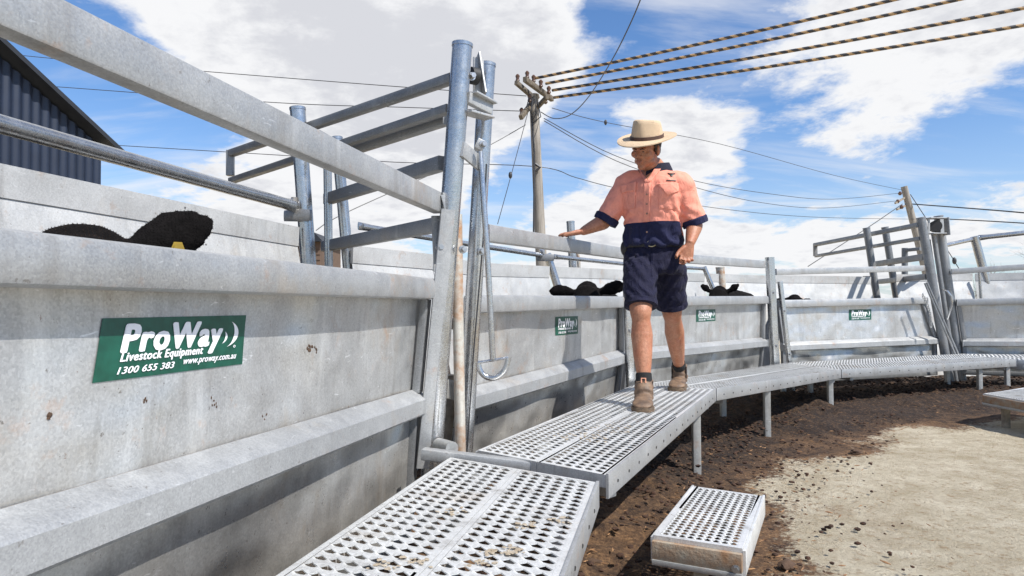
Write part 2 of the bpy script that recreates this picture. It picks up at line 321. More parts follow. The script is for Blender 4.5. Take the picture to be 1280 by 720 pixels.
# ------------------------------------------------------------------ ground
WR = [Vector(p) for p in ((.1, .6), (.3, 2.4), (.7, 3.2), (1.6, 5.4), (3.2, 7.4), (5.8, 8.6), (9, 8.6), (14, 6))]   # right edge of the walkway, plan
def path_dist(x, y):
    best = 1e9; p = Vector((x, y)); side = 1
    for a, b in zip(WR, WR[1:]):
        d = b-a; t = max(0, min(1, (p-a).dot(d)/d.dot(d))); q = a+d*t; e = (p-q)
        if e.length < best: best = e.length; side = 1 if d.x*e.y-d.y*e.x < 0 else -1
    return best*side          # positive on the camera's side (right of the walkway)
def build_ground():
    bm = NB()
    def axis(lo, hi, step, far):
        v = []; x = lo
        while x < hi: v.append(x); x += step
        v.append(hi); g = step*3; a = []; x = hi+g
        while x < far: a.append(x); g *= 1.5; x += g
        a.append(far); g = step*3; c = []; x = lo-g
        while x > -far: c.append(x); g *= 1.5; x -= g
        c.append(-far); return c[::-1]+v+a
    xs = axis(-1.2, 8.2, .05, 900); ys = axis(1.2, 10.5, .05, 900); lay = bm.verts.layers.float.new('litter'); lw = bm.verts.layers.float.new('wet'); grid = []
    for y in ys:
        row = []
        for x in xs:
            z = -.5; lit = 0; wet = 0
            if -2 < x < 10 and 0 < y < 12:
                dd = path_dist(x, y) + .35*noise.noise(Vector((x*1.3, y*1.3, 0))) + .15*noise.noise(Vector((x*5, y*5, 2))) + max(-.75, min(.22, .22-(x-1.5)*.38))
                lit = max(0, min(1, (.95-dd)/.6)) if dd > 0 else 1
                wet = max(0, min(.92, (.62-dd)/.35))*max(0, min(1, (y-3.2)/1.2)); heap = max(0, min(1, (.35-dd)/.6)); n = noise.noise(Vector((x*6, y*6, 0)))*.5+noise.noise(Vector((x*17, y*17, 3)))*.35+noise.noise(Vector((x*40, y*40, 5)))*.2
                z += .010*n + lit*.03*max(0, n) + heap*(.10+.07*n)*(.6 if x > 3.2 else 1)*(1 if y > 4 else max(.3, (y-1)/3)) + .012*noise.noise(Vector((x*1.1, y*1.1, 9)))
            v = bm.verts.new((x, y, z)); v[lay] = lit; v[lw] = wet; row.append(v)
        grid.append(row)
    for a, b in zip(grid, grid[1:]):
        for i in range(len(xs)-1): bm.faces.new((a[i], a[i+1], b[i+1], b[i]))
    mt, nt, b = newmat('yard_ground'); s = NT(nt)
    at = s.n('ShaderNodeAttribute'); at.attribute_name = 'litter'
    sand = s.mix(s.rng(s.noise(5, 7, .65), .3, .7), (.46, .38, .25), (.76, .68, .52)); sand = s.mix(s.rng(s.noise(2.1, 8, .75, (1, 1, 1), 1.5), .52, .70, 0, .6), sand, (.36, .27, .17))
    sand = s.mix(s.rng(s.noise(22, 6, .7), .53, .66, 0, .8), sand, (.36, .24, .13))
    sand = s.mix(s.rng(s.noise(70, 4, .7), .60, .68, 0, .8), sand, (.16, .10, .06))
    lit = s.mix(s.rng(s.noise(60, 6, .75), .35, .66), (.085, .038, .018), (.44, .25, .115)); lit = s.mix(s.rng(s.noise(9, 5, .7), .42, .62, 0, .85), lit, (.040, .018, .009))
    hp = s.n('ShaderNodeAttribute'); hp.attribute_name = 'wet'; lit = s.mix(s.math('MULTIPLY', hp.outputs['Fac'], s.rng(s.noise(34, 7, .8), .70, .48)), lit, (.012, .006, .004))
    f = s.math('ADD', at.outputs['Fac'], s.math('MULTIPLY', s.math('SUBTRACT', s.noise(28, 6, .75), .5), 1.3))
    col = s.mix(s.rng(f, .38, .56), sand, lit); s.l(col, b.inputs['Base Color']); b.inputs['Roughness'].default_value = .95
    bp = s.bump(s.noise(38, 9, .8), 1.0, .05); s.l(bp, b.inputs['Normal'])
    o = lone('ground', bm, mt, 'pale sandy yard ground with brown litter beside the walkway', 'ground', kind='structure', sharp=180)
    return grid
build_ground()

# ------------------------------------------------------------------ outer race panels
def lerp_ext(a, b, t): return a+(b-a)*t
def slope_pt(a, b, px):  # unused helper kept tiny
    return a.lerp(b, px)
OUT = {}
def sticker(th, parent, quad, plane_p, plane_n, bvh):
    """quad: TL, TR, BR, BL pixel corners, laid on the sheet plane"""
    Q = []
    for px, py in quad:
        r = ray(px, py); t = (plane_p-EYEP).dot(plane_n)/r.dot(plane_n); h = bvh.ray_cast(EYEP, r.normalized()); Q.append(h[0] if h[0] else EYEP+r*t)
    def at(u, v, off):    # u right, v down
        p = Q[0].lerp(Q[1], u).lerp(Q[3].lerp(Q[2], u), v); h = bvh.ray_cast(p+plane_n*.2, -plane_n)
        return (h[0] if h[0] else p)+plane_n*off
    bm = NB(); G = [[bm.verts.new(at(i/12, j/6, .002)) for i in range(13)] for j in range(7)]
    for j in range(6):
        for i in range(12): bm.faces.new((G[j+1][i], G[j+1][i+1], G[j][i+1], G[j][i]))
    st = th.part('sticker', bm, M_STICK, parent, 'dark green sticker with white lettering')
    def word(body, u0, u1, v0, v1, bold, shear=.0, name='lettering'):
        me = text_mesh(body, bold); xs = [v.co.x for v in me.vertices]; ys = [v.co.y for v in me.vertices]
        x0, x1, y0, y1 = min(xs), max(xs), min(ys), max(ys)
        b = NB(); bpy_l = 0
        for ox, oy in ((0, 0), (1, 0), (-1, 0), (0, .6), (0, -.6), (.75, .45), (-.75, .45), (.75, -.45), (-.75, -.45)):
            n0 = len(b.verts); b.from_mesh(me); b.verts.ensure_lookup_table()
            for v in b.verts[n0:]:
                uu = (v.co.x+ox*bold-x0)/(x1-x0); vv = (v.co.y+oy*bold-y0)/(y1-y0)
                v.co = at(u0+(u1-u0)*uu+shear*(vv-.5), v1+(v0-v1)*vv, .0030+.00012*bpy_l)
            bpy_l += 1
        bpy.data.meshes.remove(me)
        th.part(name, b, M_WHITE, st, smooth=False)
    word('ProWay', .13, .79, .12, .70, .060, .02)
    word('Livestock Equipment', .125, .655, .57, .755, .040, .01)
    word('1300 655 383', .12, .455, .80, .91, .022, .01); word('www.proway.com.au', .515, .93, .785, .905, .018, .01)
    b = NB()
    for (cx, cy, ro, ri, dx, a0, a1) in ((.815, .36, .14, .13, -.03, -62, 74), (.785, .42, .070, .08, -.022, -50, 70)):
        n = 18; va, vb = [], []
        for k in range(n+1):
            a = R(a0+(a1-a0)*k/n); tp = math.sin(math.pi*k/n)
            va.append(b.verts.new(at(cx+ro*math.cos(a)*.9, cy+ro*1.9*math.sin(a), .0031)))
            vb.append(b.verts.new(at(cx+ro*math.cos(a)*.9-.035*tp*(ro/.14)-.001, cy+ro*1.9*math.sin(a), .0031)))
        for k in range(n): b.faces.new((va[k], va[k+1], vb[k+1], vb[k]))
    for k in range(12):
        a, c = 2*math.pi*k/12, 2*math.pi*(k+1)/12
        q = [b.verts.new(at(.915+rr*math.cos(t)*.9, .62+rr*2.4*math.sin(t), .0031)) for rr, t in ((.011, a), (.011, c), (.006, c), (.006, a))]; b.faces.new(q)
    th.part('emblem', b, M_WHITE, st, smooth=False)

def outer_panel(label, T0, T1, M0, M1, L0, L1, rail=.095, bottom=-.30, inset=.16, quad=None, toprail=True, t0=0., seed=0, stiff=(1, 1), nu=30):
    d = (M1-M0); d2 = Vector((d.x, d.y, 0)).normalized(); n = Vector((d2.y, -d2.x, 0)); up = Vector((0, 0, 1))
    if t0:
        T0, M0, L0 = lerp_ext(T0, T1, t0), lerp_ext(M0, M1, t0), lerp_ext(L0, L1, t0)
    th = Thing('race_panel', label, 'metal panel', (M0.x, M0.y, -.5), 'outer panels of the curved cattle race')
    face = n*-.075
    b = NB()
    S0, S1 = L0+face-up*.02, L1+face-up*.02; E0, E1 = M0+face-up*.03, M1+face-up*.03
    sheet(b, S0, S1, E1, E0, n, .004, nu, 10, .010, seed); bvh = BVHTree.FromBMesh(b); sh = th.part('sheet', b, M_SHEET)
    if quad and T0.y < 1:
        b = NB()
        for px, py, k, ss in ((388, 433, 9, .005), (394, 438, 5, .004), (267, 505, 6, .003), (545, 455, 3, .004), (330, 520, 4, .003), (60, 520, 6, .004), (180, 500, 4, .003)):
            for q in range(k):
                r_ = ray(px+random.gauss(0, 2.5), py+random.gauss(0, 3)); h_ = bvh.ray_cast(EYEP, r_.normalized())
                if h_[0]:
                    r2 = bmesh.ops.create_icosphere(b, subdivisions=1, radius=1)
                    for v in r2['verts']: v.co = h_[0]+Vector((v.co.x*ss*.5, v.co.y*ss*(.6+random.random()), v.co.z*ss*(.7+random.random())))
        th.part('dung_splashes', b, M_CLOD, sh, kind='stuff')
    b = NB(); B0 = L0-n*inset; B0.z = bottom; B1 = L1-n*inset; B1.z = bottom
    sheet(b, B0, B1, L1+n*-.07-up*.085, L0+n*-.07-up*.085, n, .004, nu, 6, .012, seed+3); th.part('lower_sheet', b, M_SHEETD)
    b = NB(); beam(b, B0-n*.01-up*.03, B1-n*.01-up*.03, .05, .06); th.part('bottom_rail', b, M_BAR)
    if toprail:
        b = NB(); beam(b, T0-n*.025-up*rail/2, T1-n*.025-up*rail/2, .05, rail); th.part('top_rail', b, M_RAIL)
    b = NB(); beam(b, M0-n*.04-up*.045, M1-n*.04-up*.045, .08, .09, ch=.2); th.part('middle_rail', b, M_RAIL)
    b = NB(); beam(b, L0+n*-.064+up*.006, L1+n*-.064+up*.006, .009, .005); th.part('dirt_line', b, M_DUNG)
    # lower rail: sloping face, like a folded trapezoid
    b = NB(); rr = []
    for P in (L0, L1): rr.append([P+n*x+up*z for x, z in ((-.075, .0), (-.062, .010), (-.006, -.022), (0, -.030), (0, -.088), (-.006, -.096), (-.065, -.100), (-.075, -.095))])
    rings(b, rr); th.part('lower_rail', b, M_RAIL)
    for k, (P, Q, B) in enumerate(((M0, L0, B0), (M1, L1, B1))):
        if not stiff[k]: continue
        s_ = d2*(.03 if k == 0 else -.03); b = NB()
        beam(b, P+s_-n*.05-up*.09, Q+s_-n*.045, .05, .035, n); beam(b, Q+s_-n*.055-up*.10, B+s_+n*.01, .05, .035, n)
        th.part('stiffener', b, M_BAR)
    b = NB()
    for P, Q, w in ((M0, M1, .09), (L0, L1, .1)):
        for e, sg in ((P, 1), (Q, -1)):
            tube(b, [e+d2*sg*.004-n*.001-up*.008, e+d2*sg*.004+n*.002-up*w*.5, e+d2*sg*.004-up*w], .006, 8)
    th.part('weld_beads', b, M_RAIL, kind='stuff')
    if quad:
        pn = (E0-S0).cross(S1-S0).normalized()
        if pn.dot(n) < 0: pn = -pn
        sticker(th, sh, quad, S0, pn, bvh)
    return th, n, d2
# (pixel, depth) of the outer top edges of the three rails at both ends of each panel
seg = [
 ('large galvanised panel nearest the camera with the biggest green sticker', ((0,-43),(0,283),(0,660),1.04), ((554,241),(549,348.5),(537,489),3.0), ((127,398),(307,394),(302,455),(114,479)), -.46),
 ('galvanised panel behind the man whose top rail he rests a hand on', ((612,280),(597,368.6),(585,491),3.35), ((787,311),(786,370.5),(786,438.5),5.5), ((694,396),(722,395),(722,417),(694,419.5)), 0),
 ('galvanised panel just right of the man ending at an upright post', ((790,311.5),(788,370.5),(788,438),5.55), ((957,326),(961,370),(960,423),8.0), ((870,387),(894,386.5),(894,401),(870,402.5)), 0),
 ('galvanised panel facing the camera just before the far gate frame', ((971,336),(975,375),(981,429),8.25), ((1160,331.5),(1160,371.5),(1175,421),9.15), ((1061,387),(1089,386.5),(1089,399.5),(1061,400.5)), 0),
 ('farthest galvanised panel at the right edge beyond the far gate frame', ((1190,336),(1196,374),(1203,424),9.2), ((1280,330),(1280,371.5),(1280,424),8.9), None, 0),
]
PANELS = []
for i, (lab, a, b_, quad, t0) in enumerate(seg):
    if i == 4:
        A = [U(*a[k], a[3]) for k in range(3)]; B = [U(*b_[k], b_[3]) for k in range(3)]; B = [x+(x-y)*2.2 for x, y in zip(B, A)]
    else:
        A = [U(*a[k], a[3]) for k in range(3)]; B = [U(*b_[k], b_[3]) for k in range(3)]
    PANELS.append(outer_panel(lab, A[0], B[0], A[1], B[1], A[2], B[2], quad=quad, t0=t0, seed=i*11, rail=(.09, .085, .085, .075, .075)[i], bottom=(-.36, -.30, -.30, -.30, -.30)[i], inset=(.10, .13, .12, .06, .06)[i], nu=(40, 30, 24, 24, 24)[i]))
# panel posts at joints
def joint_post(px_top, py_top, px_bot, py_bot, d, w, lab):
    a, b2 = U(px_top, py_top, d), U(px_bot, py_bot, d); dr = (b2-a); b2 = a+dr*((a.z+.52)/(-dr.z))
    th = Thing('joint_post', lab, 'post', (b2.x, b2.y, -.5), 'posts joining the outer race panels'); bm = NB(); beam(bm, a, b2, w, w*.8, Vector((.4, -1, 0)), ch=.08); th.part('upright', bm, M_POST)
    bm = NB(); n = Vector((.4, -1, 0)).normalized()
    bm.free()
    for k in (.25, .62): bm = NB(); bolt(bm, a.lerp(b2, k)+n*w*.4, n, .012, .02); th.part('bolt', bm, M_BOLT)
    return th
joint_post(784, 365, 788, 478, 5.42, .055, 'short galvanised joint post hidden partly by the walking man')
joint_post(962, 321.5, 969, 457, 8.02, .085, 'upright square joint post just right of the third panel')
joint_post(975, 352, 987, 455, 8.15, .05, 'slanting narrow joint post touching the panel before the far gate')

# ------------------------------------------------------------------ back wall of the race
def back_panel(label, pts, pipe_pts=None, hh=1.4, rr=.03):
    """pts: list of (px, py_top, depth) along the top edge"""
    P = [U(*p) for p in pts]; th = Thing('back_panel', label, 'metal panel', (P[0].x, P[0].y, -.5), 'inner panels on the far side of the race'); b = NB(); rb = NB()
    for a, c in zip(P, P[1:]):
        d = Vector((c.x-a.x, c.y-a.y, 0)).normalized(); n = Vector((d.y, -d.x, 0))
        A, B = Vector(a), Vector(c); A.z -= .10; B.z -= .10; A2 = A+n*.25; B2 = B+n*.25; A2.z = B2.z = -.45
        sheet(b, A2, B2, B, A, n, .004, 16, 8, .008, a.x)
        sheet(rb, A+n*.006-Vector((0, 0, .004)), B+n*.006-Vector((0, 0, .004)), c+n*.012, a+n*.012, n, .02, 12, 1, 0)
    th.part('sheet', b, M_BACK); th.part('capping', rb, M_BACK); return th
back_panel('long inner race sheet behind the nearest cow on the left', [(-260, 148, 1.55), (0, 205, 2.13), (372, 284, 3.74)])
back_panel('inner race sheet seen through the near gate frame', [(440, 307, 4.1), (540, 318, 4.75)])
back_panel('inner race sheet behind the cow beside the man', [(542, 320, 4.8), (600, 328.5, 5.4), (686, 333, 6.3)])
back_panel('inner race sheet hidden mostly by the man', [(690, 333, 6.4), (773, 337, 7.5), (880, 342, 8.8)])
back_panel('inner race sheet behind the third cow with rusty stains', [(884, 342, 8.9), (960, 344.5, 9.3)])
back_panel('inner race sheet left of the far gate frame', [(963, 344, 9.35), (1042, 345, 9.75), (1088, 346, 10.0)])
back_panel('inner race sheet behind the far gate frame', [(1120, 343, 10.0), (1215, 342, 10.1)])
back_panel('inner race sheet at the far right edge', [(1219, 342, 10.1), (1420, 338, 9.6)])
def rail_pipe(label, pts, r=.024, flat=True):
    P = [U(*p) for p in pts]; b = NB(); tube(b, P, r, 20); 
    if flat:
        for e, q in ((P[0], P[1]), (P[-1], P[-2])):
            d = (e-q).normalized(); tube(b, [e-d*.10, e-d*.02, e+d*.03], [(r*.98, r*.98), (r*.5, r*1.15), (r*.28, r*1.2)], 16)
    return lone('rail_pipe', b, M_POST, label, 'pipe rail', 'round pipe rails over the inner race wall', origin=P[0])
rail_pipe('thick pipe rail sloping across the left side above the nearest cow', [(-260, 74, 1.55), (0, 155, 2.13), (366, 257, 3.74)], .030)
rail_pipe('thin pipe rail seen through the near gate frame', [(452, 283, 4.3), (560, 301, 5.1), (676, 319, 6.3)], .021)
rail_pipe('thin pipe rail running behind the hand of the man', [(695, 321, 6.4), (790, 331, 7.7), (880, 336, 8.8)], .021)
rail_pipe('pipe rail between the far gate frame and the post beside it', [(1176, 308, 9.7), (1216, 299, 10.1)], .03)
rail_pipe('pipe rail rising past the far right post toward the bush', [(1226, 297, 10.1), (1420, 276, 9.4)], .035)
def pipe_post(name, label, top, bot, d, r, cat='post', group=None, d2=None, mat=None, extras=None):
    a, b2 = U(*top, d), U(*bot, d2 or d); dr = b2-a; b2 = a+dr*((a.z+.52)/(-dr.z)); th = Thing(name, label, cat, (b2.x, b2.y, -.5), group)
    b = NB(); pipe(b, a, b2, r); th.part('pipe', b, mat or M_POST)
    if extras: extras(th, a, b2)
    return th
GP = 'round posts along the inner race wall'
def clamp_at(k):
    def f(th, a, b2):
        p = a.lerp(b2, k); b = NB(); tube(b, [p+Vector((-.11, -.02, 0)), p+Vector((-.02, -.045, 0)), p+Vector((.05, -.045, 0))], [(.005, .03), (.006, .035), (.006, .03)], 8); tube(b, [p+Vector((-.05, -.03, .035)), p+Vector((-.05, -.03, .10))], .018, 10); th.part('clamp', b, M_BAR)
        b = NB(); bolt(b, p+Vector((-.06, -.05, .07)), (0, -1, .2), .014, .025); th.part('bolt', b, M_BOLT)
    return f
pipe_post('round_post', 'tall round post at the left end of the near gate frame', (372, 135), (386, 335), 3.80, .042, group=GP, extras=clamp_at(.27))
pipe_post('round_post', 'slanting round post just left of the cow beside the man', (684, 318), (700, 368), 6.35, .036, group=GP, extras=clamp_at(.02))
pipe_post('round_post', 'upright round post with cap behind the fingers of the man', (713, 277), (716, 336), 7.4, .044, group=GP)
pipe_post('round_post', 'thin rust-red post under the pipe behind the forearm', (721, 300), (724, 336), 7.6, .02, group=GP, mat=M_RUST)
pipe_post('round_post', 'short round post behind the ears of the third cow', (900, 334), (902, 356), 9.0, .055, group=GP, mat=M_RUST)
pipe_post('round_post', 'narrow slanting post just left of the third cow', (880, 334), (890, 358), 8.8, .03, group=GP)
pipe_post('round_post', 'stout slanting post at the far right beside the bush', (1218, 296), (1238, 371), 10.1, .058, group=GP)
pipe_post('round_post', 'thin bar standing beside the far right post', (1224, 340), (1226, 371), 10.0, .02, group=GP)

# ------------------------------------------------------------------ near gate frame
def level_to(front, pxb, pyb):
    """point on the ray (pxb,pyb) at the same height as front"""
    return Gz(pxb, pyb, front.z)
def ext_ground(a, b2):
    dr = b2-a; return a+dr*((a.z+.52)/(-dr.z))
th = Thing('gate_frame', 'tall near gate frame of round posts and slanting bars left of the man', 'gate frame', (-.3, 3.1, -.5), 'gate frames across the race')
p1t, p1b = U(578, 55, 3.0), U(541, 560, 3.0); p1b = ext_ground(p1t, p1b)
b = NB(); pipe(b, p1t, p1b, .044, 32); th.part('post', b, M_POST)
p2t, p2b = U(609, 80, 3.28), U(580, 575, 3.28); p2b = ext_ground(p2t, p2b)
b = NB(); pipe(b, p2t, p2b, .040, 32); th.part('post', b, M_POST)
# flattened channel strip in front of the first post, from the rail end down
b = NB(); beam(b, U(557, 243, 2.97), U(562, 262, 2.97), .045, .012, Vector((.3, -1, 0))); beam(b, U(560, 262, 2.96), U(529, 585, 2.96), .06, .02, Vector((.3, -1, 0))); th.part('channel_strip', b, M_RAIL)
b = NB(); beam(b, U(545, 270, 3.02), U(548, 330, 3.02), .04, .03, Vector((.3, -1, 0))); th.part('slotted_plate', b, M_BAR)
b = NB(); tube(b, [U(571, 268, 3.05), U(573, 420, 3.05), U(576, 585, 3.05)], .024, 20); th.part('gate_edge_pole', b, M_RUST, label='rust-stained pole')
for (f, k, w, h) in ((((563, 97), (388, 160)), 0, .04, .045),):
    pass
def bar(front, back, d, w, h, name='crossbar', mat=None):
    F = U(*front, d); B = level_to(F, *back); b = NB(); beam(b, F, B, w, h); th.part(name, b, mat or M_BAR); return F, B
Fa, Ba = bar((566, 98), (288, 192), 3.05, .045, .045, 'track_bar'); Fb, Bb = bar((562, 136), (289, 226), 3.08, .045, .04, 'track_bar')
b = NB(); beam(b, Ba+Vector((0, 0, .02)), Vector((Ba.x, Ba.y, Fb.z-.02)), .045, .045, Vector((0, 1, 0))); th.part('track_end', b, M_BAR)
bar((559, 150), (438, 189), 3.2, .05, .045)
bar((553, 204), (409, 249), 3.04, .05, .065); bar((547, 281), (406, 308), 3.04, .05, .065)
for (t, bo, d, r) in (((409, 172), (411, 335), 4.0, .024), ((421, 172), (436, 340), 4.15, .034)):
    a, c = U(*t, d), U(*bo, d); b = NB(); pipe(b, a, ext_ground(a, c), r); th.part('post', b, M_POST)
b = NB()
for q in range(1): beam(b, U(398, 168, 3.9), U(412, 176, 3.9), .05, .05)
th.part('saddle', b, M_DARK)
# brackets between the two front posts
b = NB(); beam(b, U(584, 122, 3.0), U(613, 137, 3.1), .03, .05); beam(b, U(586, 117, 3.02), U(612, 131, 3.12), .10, .008); beam(b, U(583, 140, 3.0), U(612, 148, 3.1), .07, .01); th.part('bracket', b, M_RAIL)
b = NB(); beam(b, U(578, 186, 2.97), U(600, 205, 3.1), .012, .07); beam(b, U(596, 180, 3.1), U(604, 184, 3.1), .06, .05); th.part('bracket', b, M_RAIL)
b = NB(); beam(b, U(598, 72, 3.15), U(598, 118, 3.15), .05, .012, Vector((.3, -1, 0))); beam(b, U(598, 68, 3.15), U(606, 118, 3.12), .008, .05, Vector((.3, -1, 0))); th.part('roller_bracket', b, M_RAIL)
b = NB(); c0 = U(592, 95, 3.1); tube(b, [c0-Vector((.015, .01, 0)), c0+Vector((.015, .01, 0))], .038, 20); th.part('roller', b, M_BLACK)
for p, d in (((603, 181), 3.02), ((589, 96), 3.02), ((549, 309), 2.97), ((578, 312), 2.97), ((601, 314), 3.2)): b = NB(); bolt(b, U(*p, d), (.5, -1, 0), .012, .03); th.part('bolt', b, M_BOLT)
b = NB(); beam(b, U(553, 485, 3.06), U(566, 488, 3.1), .05, .085); beam(b, U(553, 403, 3.06), U(566, 405, 3.1), .04, .05); th.part('cross_stub', b, M_LEG)
b = NB(); P = [U(445, 306, 4.25), U(449, 337, 4.25), U(462, 340, 4.25), U(459, 325, 4.25), U(452, 309, 4.25)]
rings(b, [P, [p+Vector((.01, .03, 0)) for p in P]]); th.part('side_plate', b, M_DARK)
b = NB(); tube(b, [U(608, 205, 3.22), U(604, 300, 3.22), U(592, 440, 3.22), U(583, 575, 3.22)], .004, 6)
lone('cord', b, M_CABLE, 'thin black cord hanging along the second post of the near gate', 'cord', origin=U(583, 575, 3.22))
th2 = Thing('pull_handle', 'long metal rod with half-moon handle hanging beside the near gate', 'pull handle', U(617, 450, 3.05))
b = NB(); tube(b, [U(600, 190, 3.08), U(602, 215, 3.07), U(608, 300, 3.05), U(612, 370, 3.05), U(616, 449, 3.05)], .0135, 14); th2.part('rod', b, M_POST)
b = NB(); pts = []
c0 = U(616.5, 450, 3.05); ex = (U(635, 447, 3.05)-U(598, 453, 3.05))/2; ey = Vector((0, 0, -1))*ex.length*1.25
b = NB(); tube(b, [c0-ex*1.02, c0+ex*1.02], (.0065), 10); n = 22
tube(b, [c0+ex*math.cos(math.pi*k/n)+ey*math.sin(math.pi*k/n)*.95 for k in range(n+1)], [(.011, .0125)]*(n+1), 12)
th2.part('half_moon_grip', b, M_POST)

# dark timber sleeper in the gate gap
b = NB(); a = U(553, 500, 3.55); tube(b, [Vector((a.x+.02, 3.5, -.52)), Vector((a.x+.02, 3.5, .25))], .05, 12); lone('timber_post', b, M_WOOD, 'dark round timber stump in the gap behind the rusty gate pole', 'post', origin=(a.x+.02, 3.5, -.5))

# ------------------------------------------------------------------ far gate frame
th = Thing('gate_frame', 'far gate frame with a looped track bar at the right of the race', 'gate frame', Lz(1185, 9.2, -.5), 'gate frames across the race')
def fpost(t, bo, d, r, name='post', mat=None):
    a, c = U(*t, d), U(*bo, d); b = NB(); pipe(b, a, ext_ground(a, c), r); th.part(name, b, mat or M_POSTD)
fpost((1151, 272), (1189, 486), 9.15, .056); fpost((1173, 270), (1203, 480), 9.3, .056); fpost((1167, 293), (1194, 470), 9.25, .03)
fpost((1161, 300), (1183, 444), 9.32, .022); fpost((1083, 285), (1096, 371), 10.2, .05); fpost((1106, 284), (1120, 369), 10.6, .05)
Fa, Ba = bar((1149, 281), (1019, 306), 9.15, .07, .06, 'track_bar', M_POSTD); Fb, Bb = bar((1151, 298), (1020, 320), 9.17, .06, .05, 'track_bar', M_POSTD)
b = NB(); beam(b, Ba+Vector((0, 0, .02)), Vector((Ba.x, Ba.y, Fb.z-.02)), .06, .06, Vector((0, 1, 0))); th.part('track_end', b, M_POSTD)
bar((1156, 321), (1095, 330), 9.2, .06, .085); bar((1159, 346), (1100, 352), 9.2, .06, .075)
b = NB(); beam(b, U(1158, 273, 9.15), U(1182, 273, 9.25), .14, .014); beam(b, U(1161, 292, 9.15), U(1180, 292, 9.25), .14, .014); beam(b, U(1182, 272, 9.2), U(1184, 294, 9.2), .012, .10, Vector((.3, -1, 0))); beam(b, U(1177, 274, 9.15), U(1178, 292, 9.15), .06, .012, Vector((.3, -1, 0))); beam(b, U(1161, 274, 9.13), U(1161, 292, 9.13), .03, .012, Vector((.3, -1, 0))); th.part('roller_box', b, M_RAIL)
b = NB(); c0 = U(1169, 283, 9.2); tube(b, [c0-Vector((.02, .05, 0)), c0+Vector((.02, .05, 0))], .075, 20); th.part('roller', b, M_BLACK)
b = NB(); P = [U(1079, 345, 10.1), U(1088, 345, 10.1), U(1090, 369, 10.1), U(1048, 369, 10.1), U(1066, 359, 10.1), U(1075, 350, 10.1)]
rings(b, [P, [p+Vector((.01, .03, 0)) for p in P]]); th.part('side_plate', b, M_DARK)
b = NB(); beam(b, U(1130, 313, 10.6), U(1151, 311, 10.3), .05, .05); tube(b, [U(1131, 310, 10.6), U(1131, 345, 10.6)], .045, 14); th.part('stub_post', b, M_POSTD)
b = NB(); pts = [U(1179, 362, 9.1), U(1184, 364, 9.02), U(1189, 370, 9.0), U(1190, 380, 9.02), U(1187, 390, 9.05), U(1184, 399, 9.1)]; tube(b, pts, .015, 10); th.part('latch_loop', b, M_POST)
th3 = Thing('prop_rods', 'pair of thin rods leaning against the far gate frame', 'rod', U(1198, 446, 9.0))
for k in (0, 1):
    b = NB(); tube(b, [U(1156+k*2.5, 354-k, 8.95), U(1195+k*4, 445.5, 8.95)], .013, 10); th3.part('rod', b, M_POSTD)
b = NB(); a0, a1 = U(1153, 369, 8.9), U(1163, 407, 8.9)
for k in range(16):
    p = a0.lerp(a1, k/15)+Vector((math.sin(k/15*3.1)*.03, 0, 0)); r_ = [p+Vector((math.cos(t)*.014*(k % 2), math.cos(t)*.014*(1-k % 2)-.01, math.sin(t)*.022)) for t in [2*math.pi*j/10 for j in range(11)]]; tube(b, r_, .005, 6)
lone('chain', b, M_LEG, 'short steel chain hanging on the far gate panel', 'chain', origin=a1)

# ------------------------------------------------------------------ walkway
def cell_quad(bm, f, u0, u1, v0, v1, hs=.72):
    """one tread cell with a serrated lens hole; f(u,v,z) -> point"""
    um, vm = (u0+u1)/2, (v0+v1)/2; du, dv = (u1-u0)/2, (v1-v0)/2
    o = [(u0, v0), (um, v0), (u1, v0), (u1, vm), (u1, v1), (um, v1), (u0, v1), (u0, vm)]
    h = [(-.5, -.12, .000), (0, -.20, .000), (.5, -.12, .000), (.90, .0, .001), (.38, .22, .004), (0, .46, .006), (-.38, .22, .004), (-.90, .0, .001)]
    h = [(a, b*hs, z) for a, b, z in h]
    O = [bm.verts.new(f(u, v, 0)) for u, v in o]; H = [bm.verts.new(f(um+du*a, vm+dv*b, z-.003*(b < 0))) for a, b, z in h]
    D = [bm.verts.new(f(um+du*a, vm+dv*b, z-.0035)) for a, b, z in h]
    for i in range(8):
        j = (i+1) % 8; bm.faces.new((O[i], O[j], H[j], H[i])); bm.faces.new((H[i], H[j], D[j], D[i]))
def tread(bm, A, B, Cc, D, pitch_u=.047, pitch_v=.044, margin=.018, hs=.72):
    """plank between A (near-left) B (near-right) C (far-right) D (far-left)"""
    wu = (B-A).length; wv = ((D-A).length+(Cc-B).length)/2; nu = max(3, round((wu-2*margin)/pitch_u)); nv = max(3, round((wv-2*margin)/pitch_v)); mu, mv = margin/wu, margin/wv
    f = lambda u, v, z: A.lerp(B, u).lerp(D.lerp(Cc, u), v)+Vector((0, 0, z))
    for j in range(nv):
        for i in range(nu):
            cell_quad(bm, f, mu+(1-2*mu)*i/nu, mu+(1-2*mu)*(i+1)/nu, mv+(1-2*mv)*j/nv, mv+(1-2*mv)*(j+1)/nv, hs)
    # plain folded borders with a downturned lip
    for (u0, u1, v0, v1) in ((0, mu, 0, 1), (1-mu, 1, 0, 1), (mu, 1-mu, 0, mv), (mu, 1-mu, 1-mv, 1)):
        bm.faces.new([bm.verts.new(f(u, v, .001)) for u, v in ((u0, v0), (u1, v0), (u1, v1), (u0, v1))])
    ed = [(0, 0), (1, 0), (1, 1), (0, 1)]
    for k in range(4):
        a, c = ed[k], ed[(k+1) % 4]; bm.faces.new([bm.verts.new(p) for p in (f(*a, .001), f(*c, .001), f(*c, -.045), f(*a, -.045))])
    bmesh.ops.remove_doubles(bm, verts=bm.verts[:], dist=.00005)
